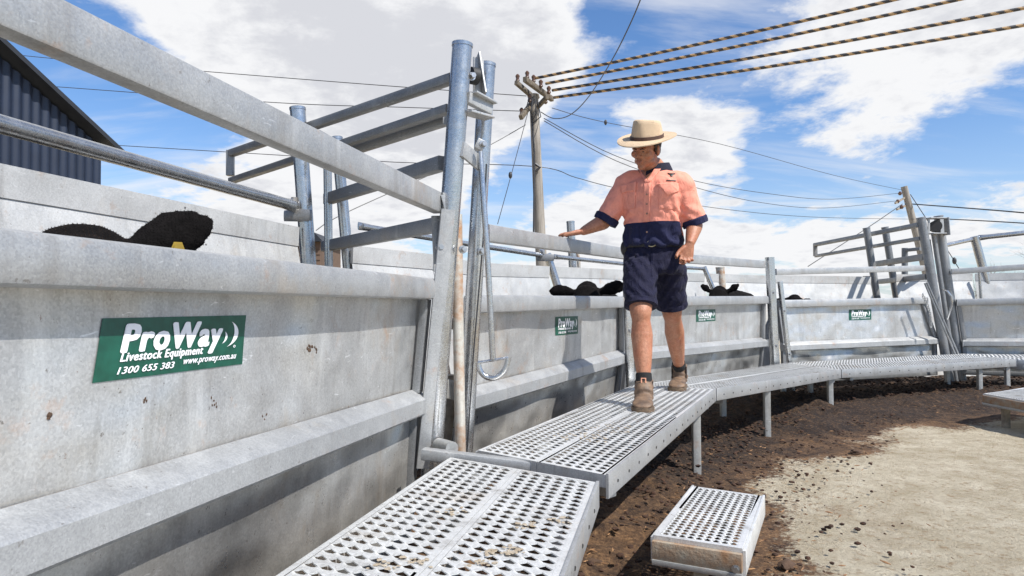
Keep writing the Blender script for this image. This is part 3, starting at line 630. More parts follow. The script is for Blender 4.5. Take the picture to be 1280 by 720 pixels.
def walkway(label, NL, NR, FR, FL, legs=(), fascia=.088, planks=2, name='walkway_section', group='raised walkway sections beside the race', cat='walkway', leftf=True, hs=.42):
    c = (NL+NR+FR+FL)/4; th = Thing(name, label, cat, (c.x, c.y, -.5), group)
    for k in range(planks):
        a, d = k/planks+(.003 if k else 0), (k+1)/planks; bm = NB()
        tread(bm, NL.lerp(NR, a), NL.lerp(NR, d), FL.lerp(FR, d), FL.lerp(FR, a), hs=hs); th.part('tread_plank', bm, M_TREAD, sharp=28)
    up = Vector((0, 0, 1)); bm = NB(); s = ((NR-NL)+(FR-FL)).normalized()
    beam(bm, NR+s*.006-up*(fascia/2-.006), FR+s*.006-up*(fascia/2-.006), .010, fascia, ch=.05); th.part('side_rail', bm, M_RAIL)
    if leftf: bm = NB(); beam(bm, NL-s*.006-up*fascia/2, FL-s*.006-up*fascia/2, .010, fascia-.01, ch=.05); th.part('side_rail', bm, M_TREAD)
    bm = NB(); d = (FR-NR).normalized(); L = (FR-NR).length; q = .12
    while q < L-.05:
        p = NR+d*q-up*.045+s*.011; tube(bm, [p, p+s*.0015], .0065, 8); q += .16
    th.part('rivets', bm, M_BLACK, kind='stuff')
    for t in (.06, .94): bm = NB(); beam(bm, NL.lerp(FL, t)-up*.09+s*.02, NR.lerp(FR, t)-up*.09-s*.02, .04, .06); th.part('crossbeam', bm, M_LEG)
    for (u, v, lean) in legs:
        p = NL.lerp(NR, u).lerp(FL.lerp(FR, u), v)-up*.06; q = Vector((p.x+lean, p.y, -.53)); bm = NB(); beam(bm, p, q, .05, .05, Vector((0, 1, 0)), ch=.1); th.part('leg', bm, M_LEG)
        bm = NB()
        beam(bm, q+Vector((-.05, 0, .02)), q+Vector((.05, 0, .02)), .1, .008); th.part('foot_plate', bm, M_LEG)
    return th
z0 = 0
near_l, near_r = Gz(563, 572, z0), Gz(745, 603, z0); a0, b0 = Gz(346, 720, z0), Gz(700, 720, z0)
nl = near_l+(a0-near_l)*1.75; nr = near_r+(b0-near_r)*2.3
walkway('nearest walkway section with clear rows of serrated slots', nl, nr, near_r, near_l, hs=.62, legs=((.06, .45, 0), (.55, .9, 0), (.06, .96, 0)))
l1, r1 = Gz(789, 482.5, z0), Gz(893, 486.5, z0); l0, r0_ = Gz(597, 563, z0), Gz(757, 594, z0)
walkway('middle walkway section the man is walking on', l0, r0_, r1, l1, legs=((.5, .08, 0), (.93, .80, 0), (.06, .2, 0), (.06, .9, 0)))
l2, r2 = U(984, 453.5, 7.95), U(1050, 462.5, 7.1)
walkway('walkway section just past the man curving to the right', l1+Vector((.01, .012, 0)), r1+Vector((.01, .012, 0)), r2, l2, legs=((.93, .93, .0), (.06, .93, 0), (.06, .45, 0), (.95, .35, 0)))
l3, r3 = U(1199, 442.5, 8.95), U(1269, 449.5, 8.5)
walkway('farthest full walkway section running toward the right edge', l2+Vector((.012, .006, 0)), r2+Vector((.012, .006, 0)), r3, l3, legs=((.9, .80, 0), (.93, .97, 0), (.06, .9, 0), (.06, .1, 0)))
l4 = l3+Vector((1.6, -.35, 0)); r4 = r3+Vector((1.5, -.9, 0))
walkway('last walkway piece cut off by the right edge behind the small platform', l3+Vector((.03, .05, 0)), r3+Vector((.10, .10, -.02)), r4, l4, legs=((.5, .6, 0), (.9, .1, 0)))
b = NB(); beam(b, U(529, 567, 2.78), U(750, 594, 2.62), .05, .045); lone('tie_beam', b, M_RAIL, 'flat steel beam lying across the joint of the near walkway', 'beam', origin=U(640, 580, 2.7))
b = NB(); tube(b, [U(548, 556, 2.95), U(565, 561, 2.85)], .03, 14); lone('pin_sleeve', b, M_LEG, 'short round steel sleeve at the foot of the near gate post', 'pipe', origin=U(556, 560, 2.9))

# ------------------------------------------------------------------ steps
def platform(label, TL, TR, BR, BL, z, legs, fasc=.065):
    """corner pixels on plane z: back-left, back-right, front-right, front-left"""
    P = [Gz(*p, z) for p in (TL, TR, BR, BL)]; c = sum(P, Vector())/4; up = Vector((0, 0, 1)); th = Thing('step_platform', label, 'step', (c.x, c.y, -.5), 'low tread steps beside the walkway')
    bm = NB(); tread(bm, P[3], P[2], P[1], P[0], .03, .034, .02); th.part('tread', bm, M_TREAD, sharp=28)
    s = (P[2]-P[3]).normalized(); f = (P[1]-P[2]).normalized()
    bm = NB(); beam(bm, P[2]+s*.006-up*.05, P[1]+s*.006-up*.038, .01, .088, ch=.05); th.part('side_plate', bm, M_TREAD); bm = NB(); beam(bm, P[3]-s*.006-up*.05, P[0]-s*.006-up*.038, .01, .088, ch=.05); th.part('side_plate', bm, M_TREAD)
    bm = NB(); beam(bm, P[3]-f*.012-up*(.014+fasc/2), P[2]-f*.012-up*(.014+fasc/2), .022, fasc, ch=.1); th.part('front_board', bm, M_PLANK)
    bm = NB(); beam(bm, P[3]-f*.014-up*(.024+fasc), P[2]-f*.014-up*(.024+fasc), .03, .02, ch=.1); th.part('lower_board', bm, M_LEG)
    bm = NB(); beam(bm, P[0]+f*.012-up*(.014+fasc/2), P[1]+f*.012-up*(.014+fasc/2), .022, fasc); th.part('back_board', bm, M_PLANK)
    bm = NB(); bolt(bm, P[2]-s*.02-f*.024-up*.065, -f, .010, .012); th.part('bolt', bm, M_BOLT)
    for u, v in legs:
        p = P[3].lerp(P[2], u).lerp(P[0].lerp(P[1], u), v)-up*.06; bm = NB(); beam(bm, p, Vector((p.x, p.y, -.53)), .055, .045, Vector((0, 1, 0)), ch=.1); th.part('leg', bm, M_WOOD)
    return th
platform('small low step platform on the pale ground at the bottom', (868, 608), (953, 620), (928, 686), (817, 669), -.25, ((.5, .06), (.5, .9)))
platform('small low step platform cut off by the right edge', (1290, 484), (1400, 490), (1345, 512), (1230, 492), -.22, ((.2, .1), (.85, .1), (.5, .9)))
# ------------------------------------------------------------------ litter
def lump(bm, c, s, seed, sub=1, fl=.6):
    r = bmesh.ops.create_icosphere(bm, subdivisions=sub, radius=1); rot = Matrix.Rotation(random.random()*6.3, 3, 'Z')
    for v in r['verts']:
        k = 1+.45*noise.noise(v.co*1.6+Vector((seed, seed*.7, 0))); v.co = rot @ Vector((v.co.x*s*k*1.3, v.co.y*s*k, v.co.z*s*k*fl))+Vector(c)
bm = NB()
for i in range(11000):
    y = random.uniform(1.5, 9.6); x = random.uniform(-.6, 7.6); d = path_dist(x, y)
    if d > 1.05 or random.random() < max(0, (d-.1)/1.2) or d < -1.6: continue
    s = random.uniform(.004, .014)*(1.25 if d < .3 else 1); lump(bm, (x, y, -.5+(.02 if d > .3 else .075)+random.uniform(-.01, .02)), s, i, 0 if s < .012 else 1)
lone('manure_crumbs', bm, M_MANURE, 'dark crumbly manure under and beside the walkway', 'manure', kind='stuff', sharp=60)
bm = NB()
for i in range(5200):
    y = random.uniform(2.4, 9.6); x = random.uniform(.2, 7.8); d = path_dist(x, y)
    if d < -.6 or d > 2.6 or random.random() < max(.25, (d-.2)/1.0): continue
    a = random.random()*6.3; l_ = random.uniform(.004, .02); c = Vector((x, y, -.478+(.03 if d < .3 else 0))); dx = Vector((math.cos(a), math.sin(a), random.uniform(-.2, .3)))*l_; w = Vector((-math.sin(a), math.cos(a), .2))*l_*.25
    tube(bm, [c-dx, c, c+dx], [l_*.10, l_*.24, l_*.08], 4)
lone('straw_litter', bm, M_MULCH, 'dry brown straw and bark scraps scattered on the yard', 'litter', kind='stuff', sharp=60)
for (px, py, s, lab) in ((983, 706, .030, 'dark red-brown dung clod lying on the pale sand right of the step'), (1097, 486, .09, 'brown heap of dung in front of the far gate panel'), (742, 704, .03, 'dark clod lying beside the near walkway edge'), (1070, 565, .03, 'small brown clod far out on the pale sand')):
    bm = NB(); p = Gz(px, py, -.48); lump(bm, (0, 0, 0), s, px, 3); lone('dung_clod', bm, M_CLOD, lab, 'dung', 'clods of dung on the ground').location = p
bm = NB()
for (px, py) in ((600, 702), (612, 690), (480, 707), (520, 700), (640, 688), (660, 655), (560, 640), (700, 650), (720, 545), (735, 540), (752, 536), (745, 548), (700, 546), (775, 536), (640, 690), (905, 478)):
    for k in range(16):
        p = Gz(px+random.gauss(0, 9), py+random.gauss(0, 3), .004); s = random.uniform(.002, .0075); lump(bm, p, s, k+px, 1, .25)
lone('dried_dung', bm, M_DUNG, 'tan dried dung flakes trodden onto the walkway treads', 'dung', kind='stuff')

# ------------------------------------------------------------------ cattle
def cow(label, poll, yaw, ears, scale=1.0, tag_ear=False, fur=0, headroll=0.0):
    """poll: world position of the top of the head; yaw: heading of the face; ears: two (up-angle, size)"""
    bm = NB(); E = lambda pts, rr, s=18: tube(bm, pts, rr, s)
    E([(-1.62, 0, .98), (-1.5, 0, .96), (-1.1, 0, .93), (-.6, 0, .90), (-.25, 0, .92), (-.05, 0, .95)], [(.10, .12), (.23, .24), (.30, .31), (.32, .33), (.27, .31), (.18, .22)])
    E([(-.3, 0, .98), (0, 0, 1.02), (.2, 0, 1.08), (.34, 0, 1.14)], [(.22, .27), (.17, .21), (.13, .165), (.11, .13)])
    HR = Matrix.Translation((.36, 0, 1.16)) @ Matrix.Rotation(headroll, 4, 'X') @ Matrix.Translation((-.36, 0, -1.16))
    h = NB()
    tube(h, [(.30, 0, 1.17), (.38, 0, 1.14), (.47, 0, 1.03), (.55, 0, .90), (.60, 0, .80), (.61, 0, .76)], [(.09, .10), (.115, .12), (.112, .12), (.085, .095), (.075, .075), (.04, .04)], 18)
    blob(h, (.33, 0, 1.21), .085, .085, .065, sub=3)
    if fur < 9000: blob(h, (.33, 0, 1.235), .055, .055, .045, sub=3)
    else: blob(h, (.33, 0, 1.20), .085, .12, .08, sub=3)
    bmesh.ops.transform(h, matrix=HR, verts=h.verts[:])
    tmp = bpy.data.meshes.new('t'); h.to_mesh(tmp); h.free(); bm.from_mesh(tmp); bpy.data.meshes.remove(tmp)
    earm = []
    for sgn, (ang, sz) in zip((-1, 1), ears):
        b0_ = Vector((.33, sgn*.085, 1.185)); dv = Vector((-.12, sgn*math.cos(ang), math.sin(ang))).normalized(); pts = [b0_+dv*(.22*sz)*t for t in (-.1, .14, .38, .6, .82, .97, 1.03)]
        rr = [(.024, .022), (.028, .024), (.050, .014), (.060, .012), (.050, .010), (.024, .008), (.006, .004)]
        e = NB(); vs = []
        sd_ = dv.cross(Vector((1, 0, 0))).normalized(); fd = dv.cross(sd_).normalized()
        for p, (rw, rt) in zip(pts, rr): vs.append([p+sd_*math.cos(t)*rw*sz+fd*(math.sin(t)*rt+(.012*math.cos(2*t) if rw > .04 else 0)) for t in [2*math.pi*k/16 for k in range(16)]])
        rings(e, vs); bmesh.ops.transform(e, matrix=HR, verts=e.verts[:]); tmp = bpy.data.meshes.new('t'); e.to_mesh(tmp); e.free(); bm.from_mesh(tmp); bpy.data.meshes.remove(tmp)
        earm.append(HR @ (b0_+dv*.13*sz))
    for x, y in ((-.1, .15), (-.1, -.15), (-1.3, .16), (-1.3, -.16)):
        hind = x < -1; E([(x+(.08 if hind else 0), y, .85), (x+(.10 if hind else .02), y, .62), (x-(.06 if hind else -.01), y, .40), (x+(0 if hind else .01), y, .20), (x, y, .06), (x+.02, y, 0)], [.13, .09, .055, .038, .045, .05], 12)
    E([(-1.62, 0, 1.05), (-1.70, 0, .9), (-1.70, 0, .5), (-1.69, 0, .35)], [.03, .025, .02, .035], 8)
    r = remeshed(bm, .010 if fur > 5000 else .014, 5)
    for v in r.verts: v.co += v.normal*.004*noise.noise(v.co*30)
    top = HR @ Vector((.33, 0, 1.285)); sc = scale; pl = Matrix.Rotation(yaw, 3, 'Z') @ (top*sc)
    loc = Vector(poll)-pl; fl = -.5
    th = Thing('cow', label, 'cow', (loc.x, loc.y, loc.z), 'black cattle standing in the race', rz=yaw)
    bmesh.ops.scale(r, vec=(sc, sc, sc), verts=r.verts[:])
    lo = min(v.co.z for v in r.verts)   # let hooves reach the race floor
    want = fl-loc.z
    for v in r.verts:
        if v.co.z < .55*sc: t = (.55*sc-v.co.z)/(.55*sc-lo); v.co.z += (want-lo)*t
    r.normal_update(); body = th.part('body', r, M_COW, local=True, sharp=180)
    if fur:
        f = NB(); me = body.data; vs = [v for v in me.vertices if v.co.z > 1.09*sc and v.co.x > .15*sc]
        for k in range(fur):
            v = random.choice(vs); n = v.normal; l_ = random.choice((.002, .003, .004, .0055))*sc*random.uniform(.6, 1.3); d = (n*.45+Vector((random.gauss(0, .35), random.gauss(0, .35), random.gauss(.1, .35)))).normalized(); w = d.cross(Vector((random.gauss(0, 1), random.gauss(0, 1), random.gauss(0, 1)))).normalized()*.0005
            q = [f.verts.new(v.co+w), f.verts.new(v.co-w), f.verts.new(v.co+d*l_)]; f.faces.new(q).material_index = 0 if abs(v.co.y) < .12*sc else 1
        th.part('hair', f, [M_COWP, M_COW], body, kind='stuff', local=True)
    if tag_ear:
        b = NB(); e = earm[tag_ear-1]*sc; c0 = e+Vector((.03, 0, -.055)); P = [c0+Vector((.0, y, z)) for y, z in ((-.012, .03), (.012, .03), (.034, -.03), (.034, -.06), (-.034, -.06), (-.034, -.03))]
        rings(b, [P, [p+Vector((.004, 0, 0)) for p in P]]); tube(b, [c0+Vector((-.01, 0, .012)), c0+Vector((.010, 0, .012))], .013, 12); th.part('ear_tag', b, M_TAG, local=True)
    return th
def toward(p, off=0): return math.atan2(-p.y, -p.x)+off
p = U(104, 277, 2.05); cow('nearest black cow with a raised ear and yellow ear tag', p, toward(p, R(6)), ((R(-18), 1.0), (R(27), 1.34)), 1.08, 2, 24000, 0)
p = U(734, 350, 5.8); cow('black cow with both ears spread just left of the man', p, toward(p, R(-5)), ((R(4), 1.05), (R(16), 1.05)), 1.05, 0, 6000)
p = U(899, 356, 8.4); cow('black cow with pricked ears just right of the man', p, toward(p, R(-15)), ((R(34), .85), (R(34), .85)), .98, 0, 1200)
p = U(993, 367, 8.9); cow('black cow barely showing over the panel before the far gate', p, toward(p, R(25)), ((R(-10), .7), (R(2), .75)), .95, 0, 600)

# ------------------------------------------------------------------ utility poles and wires
def util_pole(label, top, bot, d, r, arms=(), extra=None):
    a, b2 = U(*top, d), U(*bot, d); dr = b2-a; b2 = a+dr*((a.z+.6)/(-dr.z)); th = Thing('utility_pole', label, 'utility pole', (b2.x, b2.y, -.5), 'timber utility poles')
    b = NB(); tube(b, [a.lerp(b2, t) for t in (0, .25, .5, .75, 1)], [r*.85, r*.92, r, r*1.08, r*1.15], 16); th.part('pole', b, M_POLE)
    return th, a, b2
D1 = 22.0
th, a, b2 = util_pole('tall utility pole with cluttered crossarms behind the gate frame', (667, 118), (675, 290), D1, .17)
b = NB(); beam(b, U(645, 103, 21.5), U(667, 122, 22.3), .12, .14); th.part('crossarm', b, M_ARM)
b = NB(); beam(b, U(656, 99, 20.8), U(690, 124, 22.6), .13, .16); th.part('crossarm', b, M_ARM)
b = NB(); beam(b, U(651, 147, 21.3), U(672, 120, 22.4), .12, .15); th.part('crossarm', b, M_ARM)
b = NB(); beam(b, U(668, 138, 22.2), U(684, 121, 21.2), .11, .13); th.part('crossarm', b, M_ARM)
for px, py in ((659, 99), (667, 104), (676, 110), (686, 118), (652, 145), (647, 103), (662, 128), (682, 130)):
    b = NB(); p = U(px, py, 21.6); tube(b, [p, p+Vector((0, 0, .05)), p+Vector((0, 0, .12)), p+Vector((0, 0, .2)), p+Vector((0, 0, .26))], [.03, .07, .05, .075, .03], 10); th.part('insulator', b, M_PORC)
b = NB(); tube(b, [U(664, 140, 21.7), U(668, 190, 21.7), U(667, 290, 21.7)], .03, 6)
for k in range(4): tube(b, [U(663+k*3, 118+k*3, 21.6), U(658+k*6, 134+k*4, 21.5), U(666, 142+k*4, 21.7)], .018, 5)
tube(b, [U(669, 205, 21.75), U(675, 209, 21.75), U(670, 214, 21.75)], .05, 6); th.part('down_cable', b, M_CABLE)
D2 = 40.0
th, a, b2 = util_pole('leaning brown utility pole behind the far gate frame', (1130, 233), (1155, 330), D2, .21)
b = NB(); beam(b, U(1119, 254, 39.6), U(1133, 246, 40), .10, .10); beam(b, U(1121, 262, 39.6), U(1132, 257, 40), .10, .10); th.part('bracket', b, M_WOOD)
for px, py in ((1125, 242), (1122, 252), (1127, 259)):
    b = NB(); p = U(px, py, 39.7); tube(b, [p-Vector((0, 0, .1)), p, p+Vector((0, 0, .12))], [.06, .12, .05], 8); th.part('insulator', b, M_PORC)
def smooth_pts(P, n=6):
    out = []
    for i in range(len(P)-1):
        p0, p1, p2, p3 = P[max(i-1, 0)], P[i], P[i+1], P[min(i+2, len(P)-1)]
        for k in range(n):
            t = k/n; out.append(.5*((2*p1)+(p2-p0)*t+(2*p0-5*p1+4*p2-p3)*t*t+(3*p1-p0-3*p2+p3)*t**3))
    out.append(P[-1]); return out
def wire(label, pts, r=.013, knob=None, group='thin overhead wires'):
    P = smooth_pts([U(*p) for p in pts]); b = NB(); tube(b, P, r, 6)
    if knob: k = U(*knob); blob(b, k, r*5, r*5, r*9)
    return lone('overhead_wire', b, M_CABLE, label, 'wire', group, origin=P[0])
def twisted(label, pts, r=.045):
    P = smooth_pts([U(*p) for p in pts], 1); A, B = P[0], P[-1]; n = 420; sag = .10; Q = [A.lerp(B, k/n)-Vector((0, 0, sag*4*(k/n)*(1-k/n))) for k in range(n+1)]; b = NB(); vs = []
    for i, p in enumerate(Q):
        d = (B-A).normalized(); s = d.cross(Vector((0, 0, 1))).normalized(); u = s.cross(d); vs.append([b.verts.new(p+s*math.cos(t)*r+u*math.sin(t)*r) for t in [2*math.pi*k/10 for k in range(10)]])
    L = (B-A).length/n
    for i in range(n):
        for k in range(10): f = b.faces.new((vs[i][k], vs[i][(k+1) % 10], vs[i+1][(k+1) % 10], vs[i+1][k])); f.material_index = 1 if ((i*L/.30+k/10) % 1) < .42 else 0
    return lone('striped_cable', b, [M_CABLE, M_STRIPE], label, 'cable', 'black and tan striped overhead cables', origin=A)
twisted('topmost of the four striped cables', [(668, 98, 21.8), (1098, 0, 17.6), (1400, -69, 15.4)][0:1]+[(1098+300, -68.4, 15.6)])
twisted('second of the four striped cables from the top', [(682, 104.5, 21.8), (1478, -63.6, 15.8)])
twisted('third of the four striped cables from the top', [(690, 113, 21.8), (1480, -29, 16)])
twisted('lowest of the four striped cables', [(692, 122, 21.8), (1480, -3.5, 16.3)])
wire('thin wire reaching the pole from the upper left', [(-80, 58, 27), (75, 74, 25.5), (265, 90, 24), (480, 107, 22.8), (658, 120, 22)])
wire('second thin wire reaching the pole from the left', [(-80, 99, 27), (50, 107, 26), (340, 128, 23.5), (500, 134, 22.8), (655, 139, 22)])
wire('wire crossing the sky at gate height and passing the pole', [(-80, 168, 27), (135, 181, 25.5), (350, 194, 24), (500, 203, 23), (668, 208, 22), (720, 222, 23), (770, 235, 25), (880, 258, 29), (1010, 271, 34), (1146, 274, 40)])
wire('upper wire of the pair sagging from the near pole to the far pole', [(680, 148, 22), (770, 195, 25), (868, 226, 29), (960, 242, 33), (1040, 249, 36.5), (1128, 241, 40)])
wire('lower wire of the pair sagging from the near pole to the far pole', [(680, 151, 22), (770, 201, 25), (868, 234, 29), (950, 253, 33), (1030, 260, 36.5), (1122, 251, 40)])
wire('faint wire with a spacer running to the top of the far pole', [(690, 135, 22), (757, 153, 24), (900, 180, 29), (1042, 219, 35), (1130, 238, 40)], .011, (757, 153, 24))
wire('loose drooping wire looping up from the near pole past the man', [(676, 140, 22), (692, 148, 21), (712, 144, 19.5), (735, 122, 18), (765, 75, 15.5), (790, 25, 14), (806, -15, 13)], .014)
wire('stay wire with a knob dropping left of the near pole', [(660, 140, 22), (640, 215, 20.6), (622, 280, 19.6)], .012, (638, 219, 20.5))
wire('slanting wire from the near pole down through the gate frame', [(657, 156, 22), (613, 181, 21), (547, 214, 19.5), (430, 267, 17.5), (395, 288, 17)], .013)
wire('long wire leaving the far pole at the top right', [(1140, 255, 40), (1280, 266, 32), (1400, 280, 28)], .035)
wire('lower wire leaving the far pole toward the right edge', [(1146, 273, 40), (1187, 274, 37), (1280, 279, 32), (1400, 288, 28)], .03)
wire('stay wire slanting down left of the far pole', [(1128, 255, 40), (1087, 283, 38), (1010, 333, 35)], .022)
wire('stay wire slanting down right of the far pole', [(1138, 243, 40), (1157, 272, 39), (1184, 312, 37.5), (1200, 338, 37)], .022, (1193, 326, 37.2))

# ------------------------------------------------------------------ shed, cottage, bush
th = Thing('shed', 'dark blue corrugated steel shed at the upper left', 'shed', (-8.4, 13.5, -.5))
e1 = U(126, 184, 14.0); e0 = U(0, 70, 12.0); dirw = Vector((e1.x-e0.x, e1.y-e0.y, 0)); L = dirw.length; dw = dirw.normalized(); nw = Vector((dw.y, -dw.x, 0)); sl = (e0.z-e1.z)/L
def topz(t): return e1.z+sl*t if t < 6 else e1.z+sl*(12-t)
bm = NB(); fr = []; n = 620
for i in range(n+1):
    t = 12*i/n; off = .020*math.sin(t/.19*2*math.pi); p = Vector((e1.x, e1.y, 0))-dw*t+nw*off
    fr.append((bm.verts.new((p.x, p.y, -.55)), bm.verts.new((p.x, p.y, topz(t)))))
for a, c in zip(fr, fr[1:]): bm.faces.new((a[0], c[0], c[1], a[1]))
th.part('wall', bm, M_SHED, sharp=80)
bm = NB(); c1 = Vector((e1.x, e1.y, 0)); back = -nw*10
beam(bm, c1+Vector((0, 0, (e1.z-.5)/2))*0+Vector((0, 0, -.5))+back*.5+Vector((0, 0, (e1.z+.5)/2)), c1+back*.5+Vector((0, 0, e1.z))*0+Vector((0, 0, (e1.z+.5)/2-.5))+dw*.02, .05, .05) if False else None
P = [c1+dw*.01+Vector((0, 0, -.55)), c1+dw*.01+back+Vector((0, 0, -.55)), c1+dw*.01+back+Vector((0, 0, e1.z)), c1+dw*.01+Vector((0, 0, e1.z))]; rings(bm, [P, [p-dw*.05 for p in P]]); th.part('side_wall', bm, M_SHED)
for sg, (ta, tb) in enumerate(((-.35, 6.0), (6.0, 12.35))):
    bm = NB(); za = topz(max(ta, 0))+(sl*ta if ta < 0 else 0); zb = topz(6) if sg == 0 else e1.z-sl*.35
    A = c1-dw*ta+nw*.28+Vector((0, 0, za+.06)); B = c1-dw*tb+nw*.28+Vector((0, 0, zb+.06)); P = [A, B, B+back, A+back]; rings(bm, [P, [p+Vector((0, 0, .10)) for p in P]]); th.part('roof', bm, M_ROOF, smooth=False)
th = Thing('cottage', 'small brown weatherboard hut glimpsed behind the near gate posts', 'building', Lz(370, 25, -.5))
x0, x1, zt = Lz(330, 25, 0).x, Lz(400, 25, 0).x, U(400, 302, 25).z
bm = NB(); k = -.5
while k < zt:
    P = [Vector((x0, 25, k)), Vector((x1, 25, k)), Vector((x1, 25.03, k+.2)), Vector((x0, 25.03, k+.2))]; rings(bm, [P, [p+Vector((0, 3, 0)) for p in P]]); k += .2
th.part('wall', bm, M_BOARD, smooth=False)
bm = NB(); P = [Vector((x0-.2, 24.8, zt)), Vector((x1+.15, 24.8, zt)), Vector((x1-.15, 24.8, zt+.32)), Vector((x0, 24.8, zt+.55))]; rings(bm, [P, [p+Vector((0, 3.4, 0)) for p in P]]); th.part('roof', bm, M_ROOF, smooth=False)

def bush(label, base, h, spread, seed):
    rnd = random.Random(seed); bt, tw = NB(), NB()
    def grow(p, d, l, r, lev):
        pts = [p]; q = Vector(p); dd = Vector(d)
        for k in range(4): dd = (dd+Vector((rnd.gauss(0, .16), rnd.gauss(0, .16), rnd.gauss(.02, .12)))).normalized(); q = q+dd*l/4; pts.append(q)
        tube(bt if lev < 2 else tw, pts, [r, r*.85, r*.7, r*.6, r*.45], 6 if lev < 2 else 3, caps=False)
        if lev < 5:
            for k in range(4 if lev < 4 else 3):
                t = rnd.choice(pts[1:]); a = (dd+Vector((rnd.gauss(0, .65), rnd.gauss(0, .65), rnd.gauss(.1, .45)))).normalized(); grow(t, a, l*rnd.uniform(.55, .8), r*.5, lev+1)
    for k in range(4): grow(Vector(base), Vector((rnd.gauss(0, .5)*spread, rnd.gauss(0, .5), 1)).normalized(), h*.42, .05, 0)
    th = Thing('bush', label, 'bush', base); th.part('stems', bt, M_TWIG); th.part('twigs', tw, M_TWIG, kind='stuff')
bush('leafless brown bush at the right edge beyond the race', Lz(1310, 17, -.5), 3.0, 1.5, 5)

# ------------------------------------------------------------------ the man
DP = 4.3; OX, OY = (815-640)/FPX*DP, DP; YAW = -math.atan2(OX, OY)
man = Thing('person', 'man in straw hat, salmon and navy work shirt and navy shorts walking on the walkway', 'person', (OX, OY, 0), rz=YAW)
INV = man.inv
def PL(px, py, d): return INV @ U(px, py, d)
def V(*a): return Vector(a)
def limb(bm, pts, rr, seg=20): tube(bm, smooth_pts([Vector(p) for p in pts], 4), [tuple(x) if isinstance(x, tuple) else x for x in interp(rr, 4)], seg)
def interp(rr, n):
    out = []
    for a, c in zip(rr, rr[1:]):
        for k in range(n):
            t = k/n
            if isinstance(a, tuple) or isinstance(c, tuple):
                A = a if isinstance(a, tuple) else (a, a); Cc = c if isinstance(c, tuple) else (c, c); out.append((A[0]*(1-t)+Cc[0]*t, A[1]*(1-t)+Cc[1]*t))
            else: out.append(a*(1-t)+c*t)
    out.append(rr[-1]); return out
def oval(c, rx, ry, seg=32, tilt=0, yaw=0, sq=1.0):
    """horizontal ring, rx sideways, ry front-back; sq<1 squarer"""
    out = []
    for k in range(seg):
        t = 2*math.pi*k/seg; x = math.copysign(abs(math.cos(t))**sq, math.cos(t))*rx; y = math.copysign(abs(math.sin(t))**sq, math.sin(t))*ry
        x, y = x*math.cos(yaw)-y*math.sin(yaw), x*math.sin(yaw)+y*math.cos(yaw); out.append(Vector((c[0]+x, c[1]+y, c[2]+x*tilt)))
    return out
# joints
hipc = PL(817, 318, 4.34); chest = PL(815, 248, 4.30); neckb = PL(820, 213, 4.30)
shR = PL(785, 226, 4.36); shL = PL(850, 226, 4.22)            # his right arm is at the viewer's left
elR = PL(757, 276, 4.38); RA, RB = U(612, 280, 3.35), U(787, 311, 5.5); hcR = INV @ (RA.lerp(RB, .455)+V(-.012, .0, .021)); wrR = hcR+V(.088, -.018, .018); elL = PL(869, 279, 4.24); wrL = PL(862, 306, 4.13)
hR = PL(800, 330, 4.30); hL = PL(836, 330, 4.38)
knR = PL(801, 391, 4.16); knL = PL(840, 391, 4.50); anR = PL(805, 478, 4.06); anL = PL(849, 459, 4.93)
toeR = PL(803, 527, 3.82); toeL = PL(845, 499, 4.74)
headc = PL(808, 187, 4.22)
HY, HP = R(-31), R(19)     # head turned to the viewer's left, tilted down
HM = Matrix.Rotation(HY, 3, 'Z') @ Matrix.Rotation(HP, 3, 'X') @ Matrix.Rotation(R(11), 3, 'Y')
H = lambda x, y, z: headc + HM @ Vector((x, y, z))    # face looks along -y of the head frame
def Hblob(bm, c, rx, ry, rz, rot=None, mi=0, sub=3):
    blob(bm, H(*c), rx, ry, rz, (HM @ rot) if rot else HM, sub, mi)
# --- body: one continuous surface
bm = NB()
Hblob(bm, (0, .012, .035), .074, .094, .085); Hblob(bm, (0, -.028, -.005), .066, .066, .088); Hblob(bm, (0, -.036, -.062), .052, .046, .042)
Hblob(bm, (0, -.062, -.094), .026, .024, .020); Hblob(bm, (0, -.084, .018), .054, .014, .012)
for sx_ in (-1, 1):
    Hblob(bm, (sx_*.042, -.062, -.018), .026, .026, .024); Hblob(bm, (sx_*.078, .008, -.005), .010, .020, .032, Matrix.Rotation(sx_*.3, 3, 'Z')); Hblob(bm, (sx_*.046, -.022, -.066), .018, .034, .022)
    Hblob(bm, (sx_*.013, -.098, -.026), .010, .012, .009)
rings(bm, [[H(*p) for p in q] for q in ([(-.006, -.088, .018), (.006, -.088, .018), (.006, -.076, .018), (-.006, -.076, .018)], [(-.009, -.108, -.014), (.009, -.108, -.014), (.011, -.084, -.014), (-.011, -.084, -.014)], [(-.012, -.112, -.026), (.012, -.112, -.026), (.016, -.084, -.026), (-.016, -.084, -.026)], [(-.008, -.100, -.034), (.008, -.100, -.034), (.010, -.084, -.034), (-.010, -.084, -.034)])])
Hblob(bm, (0, -.091, -.055), .024, .009, .007); Hblob(bm, (0, -.089, -.066), .020, .010, .007)
limb(bm, [H(0, .030, -.03), H(0, .025, -.09), neckb+V(0, .02, .02), neckb+V(0, .02, -.08)], [.054, .054, .060, .080])
TY = R(-27)
rings(bm, [oval(neckb+V(0, .02, -.03), .09, .07, yaw=TY), oval(chest+V(0, .01, .07), .160, .100, sq=.9, yaw=TY), oval(chest, .160, .105, sq=.9, yaw=TY), oval((chest+hipc)/2, .14, .098, yaw=TY*.7), oval(hipc+V(0, .0, .02), .15, .105), oval(hipc+V(0, 0, -.08), .15, .11)])
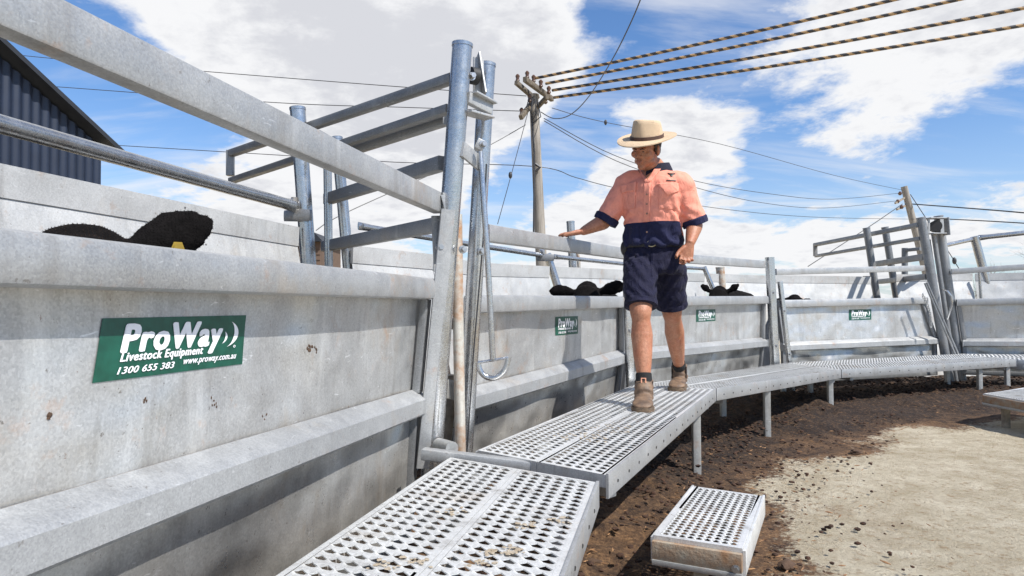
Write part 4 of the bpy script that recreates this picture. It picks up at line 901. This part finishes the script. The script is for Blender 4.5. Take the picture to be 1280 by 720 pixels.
for sh, el, wr in ((shR, elR, wrR), (shL, elL, wrL)):
    limb(bm, [sh+V(0, 0, 0)+(chest+V(0, 0, .07)-sh)*.3, sh, sh.lerp(el, .5), el, el.lerp(wr, .28), el.lerp(wr, .75), wr], [.045, .048, .046, .043, .047, .034, (.030, .024)])
for h_, k_, a_ in ((hR, knR, anR), (hL, knL, anL)):
    d_ = (a_-k_); limb(bm, [h_+V(0, 0, .03), h_.lerp(k_, .45), h_.lerp(k_, .85), k_+V(0, -.008, 0), k_.lerp(a_, .12), k_.lerp(a_, .33)+V(0, .018, 0), k_.lerp(a_, .62)+V(0, .010, 0), k_.lerp(a_, .88), a_, a_+V(0, 0, -.06)], [.070, .076, .070, .064, .055, .0655, .056, .041, .037, .036])
    blob(bm, k_+V(0, -.046, .004), .030, .024, .036, sub=2); blob(bm, k_.lerp(a_, .28)+V(.022, .018, 0), .036, .04, .085, sub=2); blob(bm, k_.lerp(a_, .28)+V(-.022, .018, 0), .034, .038, .075, sub=2)
# hands. palm frame: ax = wrist->fingers, ay = across (towards thumb), az = back of hand
def hand(bm, wr, ax, ay, spread, curls, thumb, sc=1.0):
    ax = ax.normalized(); ay = (ay-ax*ay.dot(ax)).normalized(); az = ax.cross(ay).normalized(); nails = []
    palm = [wr-ax*.01, wr+ax*.025, wr+ax*.055, wr+ax*.085]; ring = []
    for p, (w, t) in zip(palm, ((.026, .020), (.034, .017), (.041, .015), (.042, .012))):
        ring.append([p*1+ay*math.cos(q)*w*sc+az*math.sin(q)*t*sc for q in [2*math.pi*k/16 for k in range(16)]])
    rings(bm, ring)
    for i, (ln, off, r) in enumerate(((.072, .031, .0092), (.080, .010, .0096), (.074, -.011, .0090), (.058, -.030, .0080))):
        p = wr+ax*(.075-.004*abs(i-1))*sc+ay*off*sc; d = (ax+ay*spread*(1.2-i)*.5).normalized(); pts = [p-d*.02, p]; c = 0
        for k, f in enumerate((.45, .30, .25)):
            c += curls[i][k]; dd = d*math.cos(c)-az*math.sin(c); p = p+dd*ln*f*sc; pts.append(p)
        tube(bm, [pts[0], pts[1], pts[1].lerp(pts[2], .6), pts[2], pts[2].lerp(pts[3], .5), pts[3], pts[4]-(pts[4]-pts[3])*.2, pts[4]], [r*1.0, r*1.12, r*.98, r*1.08, r*.94, r*.96, r*.85, r*.45], 10)
    p = wr+ax*.022*sc+ay*.026*sc; pts = [p]
    for k, (a, z, l_) in enumerate(thumb): p = p+(ax*math.cos(a)+ay*math.sin(a)-az*z).normalized()*l_*sc; pts.append(p)
    tube(bm, [pts[0]-ay*.012, pts[0], pts[1], pts[1].lerp(pts[2], .7), pts[-1]-(pts[-1]-pts[-2])*.15, pts[-1]], [.013, .0155, .0125, .0115, .010, .005], 10)
# his right hand lies on the rail, fingers along it
hand(bm, wrR, V(-1, .12, -.16), V(.1, -1, .05), .30, [(-.10, .16, .16), (-.10, .14, .14), (-.08, .16, .16), (-.05, .2, .2)], ((.6, .1, .040), (.35, .12, .032), (.2, .15, .026)), 1.0)
# his left hand hangs, half curled
hand(bm, wrL, V(-.28, -.10, -1), V(-.95, -.25, .22), .10, [(.30, .55, .40), (.42, .70, .50), (.52, .80, .55), (.60, .85, .6)], ((.62, .10, .042), (.40, .30, .032), (.15, .45, .026)), 1.02)
r = remeshed(bm, .0048, 2, .4)
for v in r.verts:
    if neckb.z-.035 > v.co.z > chest.z-.05 and all((v.co-sh_.lerp(el_, t_)).length > .075 for sh_, el_ in ((shR, elR), (shL, elL)) for t_ in (.85, 1.0, 1.15)): v.co -= v.normal*.026
    elif min(knR.z, knL.z)+.16 < v.co.z < chest.z+.05 and abs(v.co.x) < .185 and min((v.co-wrL).length, (v.co-elL).length, (v.co-elR).length) > .12: v.co -= v.normal*.020
body = man.part('body', r, M_SKIN, local=True, sharp=180)
# stubble, lips, eyes, brows
def on_face(cs, mat, name, th=.0015, off=.001):
    pass
b = NB(); Hblob(b, (-.026, -.0865, .002), .010, .005, .0035); Hblob(b, (.026, -.0865, .002), .010, .005, .0035); man.part('eyes', b, M_EYE, body, local=True)
b = NB()
for sx_ in (-1, 1): tube(b, [H(sx_*.012, -.099, .016), H(sx_*.026, -.098, .021), H(sx_*.042, -.088, .017)], [.003, .0042, .002], 8)
man.part('eyebrows', b, M_HAIR, body, local=True)
b = NB(); Hblob(b, (0, -.0965, -.0555), .021, .0055, .0035); Hblob(b, (0, -.095, -.0655), .017, .0060, .0042); man.part('lips', b, M_LIP, body, local=True)
# hair at the back and sides below the hat
b = NB(); Hblob(b, (0, .022, .032), .0785, .096, .082); Hblob(b, (0, .050, -.012), .066, .058, .052)
for sx_ in (-1, 1): Hblob(b, (sx_*.072, -.018, .012), .009, .014, .024)
r = remeshed(b, .006, 1)
for v in r.verts:
    v.co += v.normal*.002*noise.noise(v.co*90)
geom = [v for v in r.verts if (HM.inverted() @ (v.co-headc)).y < -.030]
bmesh.ops.delete(r, geom=geom, context='VERTS'); man.part('hair', r, M_HAIR, body, local=True, sharp=180)
# --- shirt
bm = NB()
rings(bm, [oval(neckb+V(0, .018, .012), .072, .066, sq=1), oval(neckb+V(0, .018, -.015), .115, .082, yaw=TY), oval(neckb+V(.0, .015, -.05), .178, .105, sq=.9, yaw=TY), oval(chest+V(0, .008, .09), .196, .122, sq=.85, yaw=TY), oval(chest+V(0, 0, .02), .196, .130, sq=.85, yaw=TY), oval(chest.lerp(hipc, .35), .188, .126, sq=.9, yaw=TY*.9), oval(chest.lerp(hipc, .65), .188, .130, sq=.9, yaw=TY*.6), oval(chest.lerp(hipc, .85)+V(0, -.004, 0), .192, .138, sq=.92, tilt=-.05), oval(chest.lerp(hipc, .90)+V(0, -.002, 0), .170, .122, sq=.92)], True)
cuffs = []
for sh, el, out in ((shR, elR, -1), (shL, elL, 1)):
    s0 = sh+V(-out*.05, 0, .012); limb(bm, [s0+V(-out*.05, 0, -.01), sh+V(-out*.006, 0, -.010), sh.lerp(el, .35), sh.lerp(el, .7), sh.lerp(el, .93)], [.060, .073, .072, .071, .073]); cuffs.append((sh.lerp(el, .80), sh.lerp(el, 1.04)))
r = remeshed(bm, .0075, 6, .6)
for v in r.verts:
    c = v.co; w = noise.noise(Vector((c.x*9+c.z*5, c.y*8, c.z*13)))*.009+noise.noise(c*24)*.004
    low = max(0, min(1, (chest.z-c.z)/.2)); fold = -.006*low*max(0, 1-abs(noise.noise(Vector((c.x*7+c.z*3, c.y*6, c.z*5+4))))*9); diag = fold+math.sin((c.z*1.0+abs(c.x)*.9+.15*noise.noise(c*6))*62)*.007*low
    v.co += v.normal*(w+diag)
zn = PL(815, 277, 4.2).z
for f in r.faces: f.material_index = 1 if f.calc_center_median().z < zn else 0
# clean the two-tone edge: split along the plane
r.free() if False else None
res = bmesh.ops.bisect_plane(r, geom=r.verts[:]+r.edges[:]+r.faces[:], plane_co=(0, 0, zn), plane_no=(0, 0, 1))
def near_arm(p):
    for sh, el in ((shR, elR), (shL, elL)):
        d = el-sh; t = max(0, min(1, (p-sh).dot(d)/d.dot(d)))
        if t > .35 and (p-(sh+d*t)).length < .105: return True
    return False
for f in r.faces:
    c = f.calc_center_median(); f.material_index = 1 if (c.z < zn and not near_arm(c)) else 0
shirt_bvh = BVHTree.FromBMesh(r)
shirt = man.part('shirt', r, [M_SHIRT, M_NAVY], local=True, sharp=180)
for a, c in cuffs:
    b = NB(); d = (c-a); tube(b, [a+d*.35, a+d*.45, a+d*.8, a+d*1.0, a+d*1.02, a+d*.92], [.074, .081, .080, .078, .068, .058], 28)
    for v in b.verts: v.co += Vector((1, 1, 1))*.0035*noise.noise(v.co*25)
    man.part('cuff', b, M_NAVY, shirt, label='rolled navy cuff', local=True)
def patch(poly_px, bvh, off, th, n=14, d=4.0):
    """cloth patch over a quad given in pixels (TL,TR,BR,BL), draped on the garment by rays from the front"""
    b = NB(); o = INV @ EYEP; A = []
    for j in range(n+1):
        row = []
        for i in range(n+1):
            u, v = i/n, j/n; t = [poly_px[0][k]*(1-u)+poly_px[1][k]*u for k in (0, 1)]; q = [poly_px[3][k]*(1-u)+poly_px[2][k]*u for k in (0, 1)]; px, py = t[0]*(1-v)+q[0]*v, t[1]*(1-v)+q[1]*v
            dr = (PL(px, py, d)-o).normalized(); h = bvh.ray_cast(o, dr)
            row.append((h[0], h[1]) if h[0] else None)
        A.append(row)
    vt = {}; vb = {}
    for j in range(n+1):
        for i in range(n+1):
            if A[j][i]:
                p, nn = A[j][i]; nn = nn if nn.dot(o-p) > 0 else -nn; e = min(i, n-i, j, n-j); k = 1 if e > 0 else .3
                vt[j, i] = b.verts.new(p+nn*(off+th*k)); vb[j, i] = b.verts.new(p+nn*off*.2)
    for j in range(n):
        for i in range(n):
            ks = [(j, i), (j, i+1), (j+1, i+1), (j+1, i)]
            if all(k in vt for k in ks):
                b.faces.new([vt[k] for k in ks])
    for j in range(n):
        for i in (0, n):
            if (j, i) in vt and (j+1, i) in vt: b.faces.new((vt[j, i], vb[j, i], vb[j+1, i], vt[j+1, i]))
    for i in range(n):
        for j in (0, n):
            if (j, i) in vt and (j, i+1) in vt: b.faces.new((vt[j, i], vt[j, i+1], vb[j, i+1], vb[j, i]))
    return b
for q in (((778, 237), (795, 233), (794, 260), (779, 263)), ((823, 234), (847, 233), (845, 262), (824, 260))): man.part('pocket', patch(q, shirt_bvh, .003, .004), M_SHIRT, shirt, local=True)
for q in (((776, 232), (796, 228), (795, 239), (777, 242)), ((821, 230), (848, 229), (847, 240), (834, 244))): man.part('pocket_flap', patch(q, shirt_bvh, .008, .006), M_SHIRT, shirt, local=True)
man.part('placket', patch(((805, 228), (813, 226), (812, 277), (804, 277)), shirt_bvh, .003, .003), M_SHIRT, shirt, local=True)
b = NB(); o_ = INV @ EYEP
for py in (243, 255, 267, 290):
    h = shirt_bvh.ray_cast(o_, (PL(808.5, py, 4)-o_).normalized())
    if h[0]: tube(b, [h[0], h[0]+(o_-h[0]).normalized()*.012], .0055, 10)
man.part('buttons', b, M_STUB, shirt, local=True)
b = patch(((836.5, 217), (842.5, 217), (840.5, 221), (838.5, 221)), shirt_bvh, .004, .001, 6); 
for q in (((834.5, 216.5), (837, 217.3), (837, 218.5), (835.3, 217.8)), ((842, 217.3), (844.5, 216.5), (843.7, 217.8), (842, 218.5)), ((833, 225), (845, 225.6), (845, 226.6), (833, 226))):
    t = patch(q, shirt_bvh, .004, .001, 4); tmp = bpy.data.meshes.new('t'); t.to_mesh(tmp); t.free(); b.from_mesh(tmp); bpy.data.meshes.remove(tmp)
man.part('chest_emblem', b, M_BELT, shirt, local=True)
# collar: dark band standing at the neck with two points
b = NB(); rr0 = []; cy = neckb+V(.0, .02, .0)
sec = []
for k in range(33):
    t = R(-62)+R(304)*k/32; ang = t-math.pi/2+R(28)   # opening faces the viewer's left-front
    sec.append(ang)
def cpt(a, r_, z, fr=0): return cy+V(math.cos(a)*r_, math.sin(a)*r_*.92, z)
lay = []
for a in sec:
    k = abs((a-sec[0])/(sec[-1]-sec[0])-.5)*2; drop = .030*k
    lay.append([cpt(a, .070, .0-drop*.3), cpt(a, .076, .052-drop*1.1), cpt(a, .083, .056-drop*1.1), cpt(a, .100+.01*k, .012-drop*1.0), cpt(a, .104+.012*k, -.002-drop*1.6), cpt(a, .096, .004-drop*1.2)])
vs = rings(b, lay); man.part('collar', b, M_COLLAR, shirt, local=True)
# open V neck: skin triangle draped on the shirt front
man.part('open_neck', patch(((797, 213), (817, 214), (810, 227), (809, 227)), shirt_bvh, .004, .001), M_SKIN, body, local=True)
for q in (((796, 208), (801, 214), (811, 228), (807, 229)), ((818, 212), (826, 212), (813, 228), (809, 228))): man.part('lapel', patch(q, shirt_bvh, .006, .004), M_SHIRT, shirt, local=True)
# --- shorts
bm = NB()
wz = PL(815, 306, 4.34)
rings(bm, [oval(V(hipc.x, hipc.y, wz.z+.012), .170, .115, sq=.92), oval(V(hipc.x, hipc.y, wz.z-.03), .182, .124, sq=.92), oval(hipc+V(0, .0, -.045), .192, .135, sq=.9), oval(hipc+V(0, 0, -.10), .190, .135, sq=.9), oval(hipc+V(0, 0, -.125), .17, .12)])
for h_, k_, o_x in ((hR, knR, -1), (hL, knL, 1)):
    e = h_.lerp(k_, .86); limb(bm, [h_+V(0, 0, .0), h_.lerp(k_, .25)+V(0, 0, 0), h_.lerp(k_, .55), e+V(o_x*.0, 0, 0)], [(.092, .105), (.096, .108), (.094, .102), (.092, .098)], 28)
r = remeshed(bm, .0075, 6, .6)
for v in r.verts:
    c = v.co; v.co += v.normal*(noise.noise(Vector((c.x*11+c.z*8, c.y*9, c.z*12)))*.009+noise.noise(c*30)*.0035+math.sin((c.z-abs(c.x)*1.2)*80+3*noise.noise(c*5))*.003)
sbvh = BVHTree.FromBMesh(r); shorts = man.part('shorts', r, M_SHORTS, local=True, sharp=180)
for h_, k_ in ((hR, knR), (hL, knL)):
    e = h_.lerp(k_, .86); d = (k_-h_).normalized(); b = NB(); tube(b, [e-d*.03, e-d*.025, e+d*.004, e+d*.006, e-d*.006], [(.088, .094), (.094, .100), (.095, .101), (.088, .094), (.07, .075)], 28)
    man.part('hem', b, M_SHORTS, shorts, local=True)
man.part('fly', patch(((813, 315), (818, 315), (817, 345), (814, 345)), sbvh, .002, .002, 8), M_SHORTS, shorts, local=True)
man.part('side_pocket', patch(((783, 318), (796, 314), (788, 338), (782, 338)), sbvh, .002, .002, 8), M_SHORTS, shorts, local=True)
b = NB(); rings(b, [oval(V(hipc.x, hipc.y, wz.z+zz), rx, ry, 48, sq=.92) for zz, rx, ry in ((-.022, .180, .122), (-.020, .187, .129), (.014, .187, .129), (.016, .180, .122))]); belt = man.part('belt', b, M_BELT, local=True)
b = NB(); c0 = V(hipc.x-.012, hipc.y-.137, wz.z-.003); tube(b, [c0+V(math.cos(t)*.026, 0, math.sin(t)*.019) for t in [2*math.pi*k/16 for k in range(17)]], .0032, 8); man.part('buckle', b, M_BRASS, belt, local=True)
b = NB(); c0 = V(hipc.x-.178, hipc.y-.03, wz.z-.02); blob(b, c0, .028, .035, .05, sub=3); b2_ = remeshed(b, .006, 2); man.part('belt_pouch', b2_, M_BELT, belt, local=True)
# --- socks and boots
for an, toe, kn in ((anR, toeR, knR), (anL, toeL, knL)):
    d = (kn-an).normalized(); b = NB(); limb(b, [an-d*.06, an+d*.02, an+d*.050, an+d*.055], [.050, .048, .047, .043], 24); man.part('sock', b, M_SOCK, local=True)
    f = V(toe.x-an.x, toe.y-an.y, 0); f.normalize(); s = V(-f.y, f.x, 0); heel = V(toe.x, toe.y, 0)-f*.285
    if True:
        # upper: sections along the foot from heel to toe (dist, half width, top height)
        b = NB(); secs = ((.0, .026, .060), (.02, .036, .085), (.07, .038, .090), (.12, .040, .088), (.17, .046, .080), (.22, .050, .066), (.255, .046, .056), (.278, .033, .044), (.286, .018, .034))
        rr_ = []
        for q, w, h_ in secs:
            c = heel+f*q; rr_.append([c+s*math.cos(t)*w*1.22+V(0, 0, .018+max(0, (h_-.018))*(.5+.5*math.sin(t))) for t in [2*math.pi*k/20 for k in range(20)]])
        rings(b, rr_); top = an+d*.004
        limb(b, [heel+f*.075+V(0, 0, .05), heel+f*.072+V(0, 0, .10), heel.lerp(V(top.x, top.y, 0), .7)+f*.012+V(0, 0, max(.135, top.z-.04)), V(top.x, top.y, top.z+.012)], [(.053, .058), (.053, .056), (.050, .054), (.052, .056)], 22)
        r = remeshed(b, .006, 4, .6)
        for v in r.verts: v.co += v.normal*(.003*noise.noise(v.co*28)+.0025*math.sin(v.co.z*160+v.co.y*90)*(1 if .06 < v.co.z < .12 else 0))
        bt = man.part('boot', r, M_BOOT, local=True, sharp=180)
        b = NB(); rr_ = []
        out = [(-.004, .028), (.02, .040), (.07, .041), (.12, .043), (.17, .049), (.22, .054), (.258, .049), (.283, .035), (.294, .016)]
        poly = [(q, w) for q, w in out]+[(q, -w) for q, w in out[::-1]]
        rings(b, [[heel+f*q+s*w*1.22*k+V(0, 0, z) for q, w in poly] for z, k in ((.001, .96), (.010, 1.0), (.022, 1.0), (.026, .96))]); man.part('sole', b, M_SOLE, bt, local=True)
        b = NB()
        for sg in (-1, 1):
            c = V(top.x, top.y, top.z-.035)+s*sg*.049; P = [c+f*x+V(0, 0, z)+s*sg*.004 for x, z in ((-.022, .040), (.022, .040), (.012, -.045), (-.012, -.045))]; rings(b, [P, [p-s*sg*.008 for p in P]])
        man.part('elastic', b, M_ELAST, bt, local=True)
        b = NB(); c = V(top.x, top.y, top.z+.012)+f*.058; tube(b, [c+s*.012+V(0, 0, -.012), c+s*.012+V(0, 0, .014), c-s*.012+V(0, 0, .014), c-s*.012+V(0, 0, -.012)], [(.002, .004)]*4, 8); man.part('pull_tab', b, M_TAB, bt, local=True)
# --- hat
b = NB(); n = 56; rows = []
def brim(t, k):   # k 0..1 from crown to edge ; t angle, front at -y
    a = .100+.085*k; bb = .120+.085*k; x, y = math.cos(t)*a*(1.0-.00*k), math.sin(t)*bb; z = .062+.012*k-.030*k*k*(.5-.5*math.sin(t))+.012*k*k*abs(math.cos(t))**2
    return H(x*.92, y+.008, z)
for k in (0, .2, .4, .6, .8, .93, 1.0): rows.append([brim(2*math.pi*i/n, k) for i in range(n)])
up_ = HM @ V(0, 0, 1)
edge = [[p+up_*.006 for p in q] for q in rows[::-1]]
vs = rings(b, rows+edge, caps=False); 
for i in range(n): b.faces.new((vs[0][i], vs[0][(i+1) % n], vs[-1][(i+1) % n], vs[-1][i]))
hat = man.part('hat', b, M_STRAW, local=True, sharp=60, label='cream straw hat with dark band')
b = NB(); rows = []
for k, z in ((1.0, .064), (.97, .095), (.93, .125), (.88, .150), (.84, .168), (.74, .176), (.48, .164), (.18, .152)):
    row = []
    for i in range(n):
        t = 2*math.pi*i/n; x, y = math.cos(t)*.0935*k, math.sin(t)*.115*k+.008; hh = (z-.064)/.106
        pin = math.exp(-((math.degrees(t) % 360-232)/22)**2)+math.exp(-((math.degrees(t) % 360-308)/22)**2); x *= 1-.16*pin*hh; y *= 1-.10*pin*hh
        zz = z-.012*hh*(y/.115)**1*1.0+(.006*hh*(-math.sin(t)))
        row.append(H(x, y, zz))
    rows.append(row)
rings(b, rows); man.part('crown', b, M_STRAW, hat, local=True, sharp=80)
b = NB(); rings(b, [[H(math.cos(t)*.0965*k, math.sin(t)*.118*k+.008, z) for t in [2*math.pi*i/n for i in range(n)]] for z, k in ((.068, .98), (.069, 1.01), (.088, .995), (.089, .965))]); man.part('hat_band', b, M_BAND, hat, local=True)

scene.render.resolution_x = 1024; scene.render.resolution_y = 576
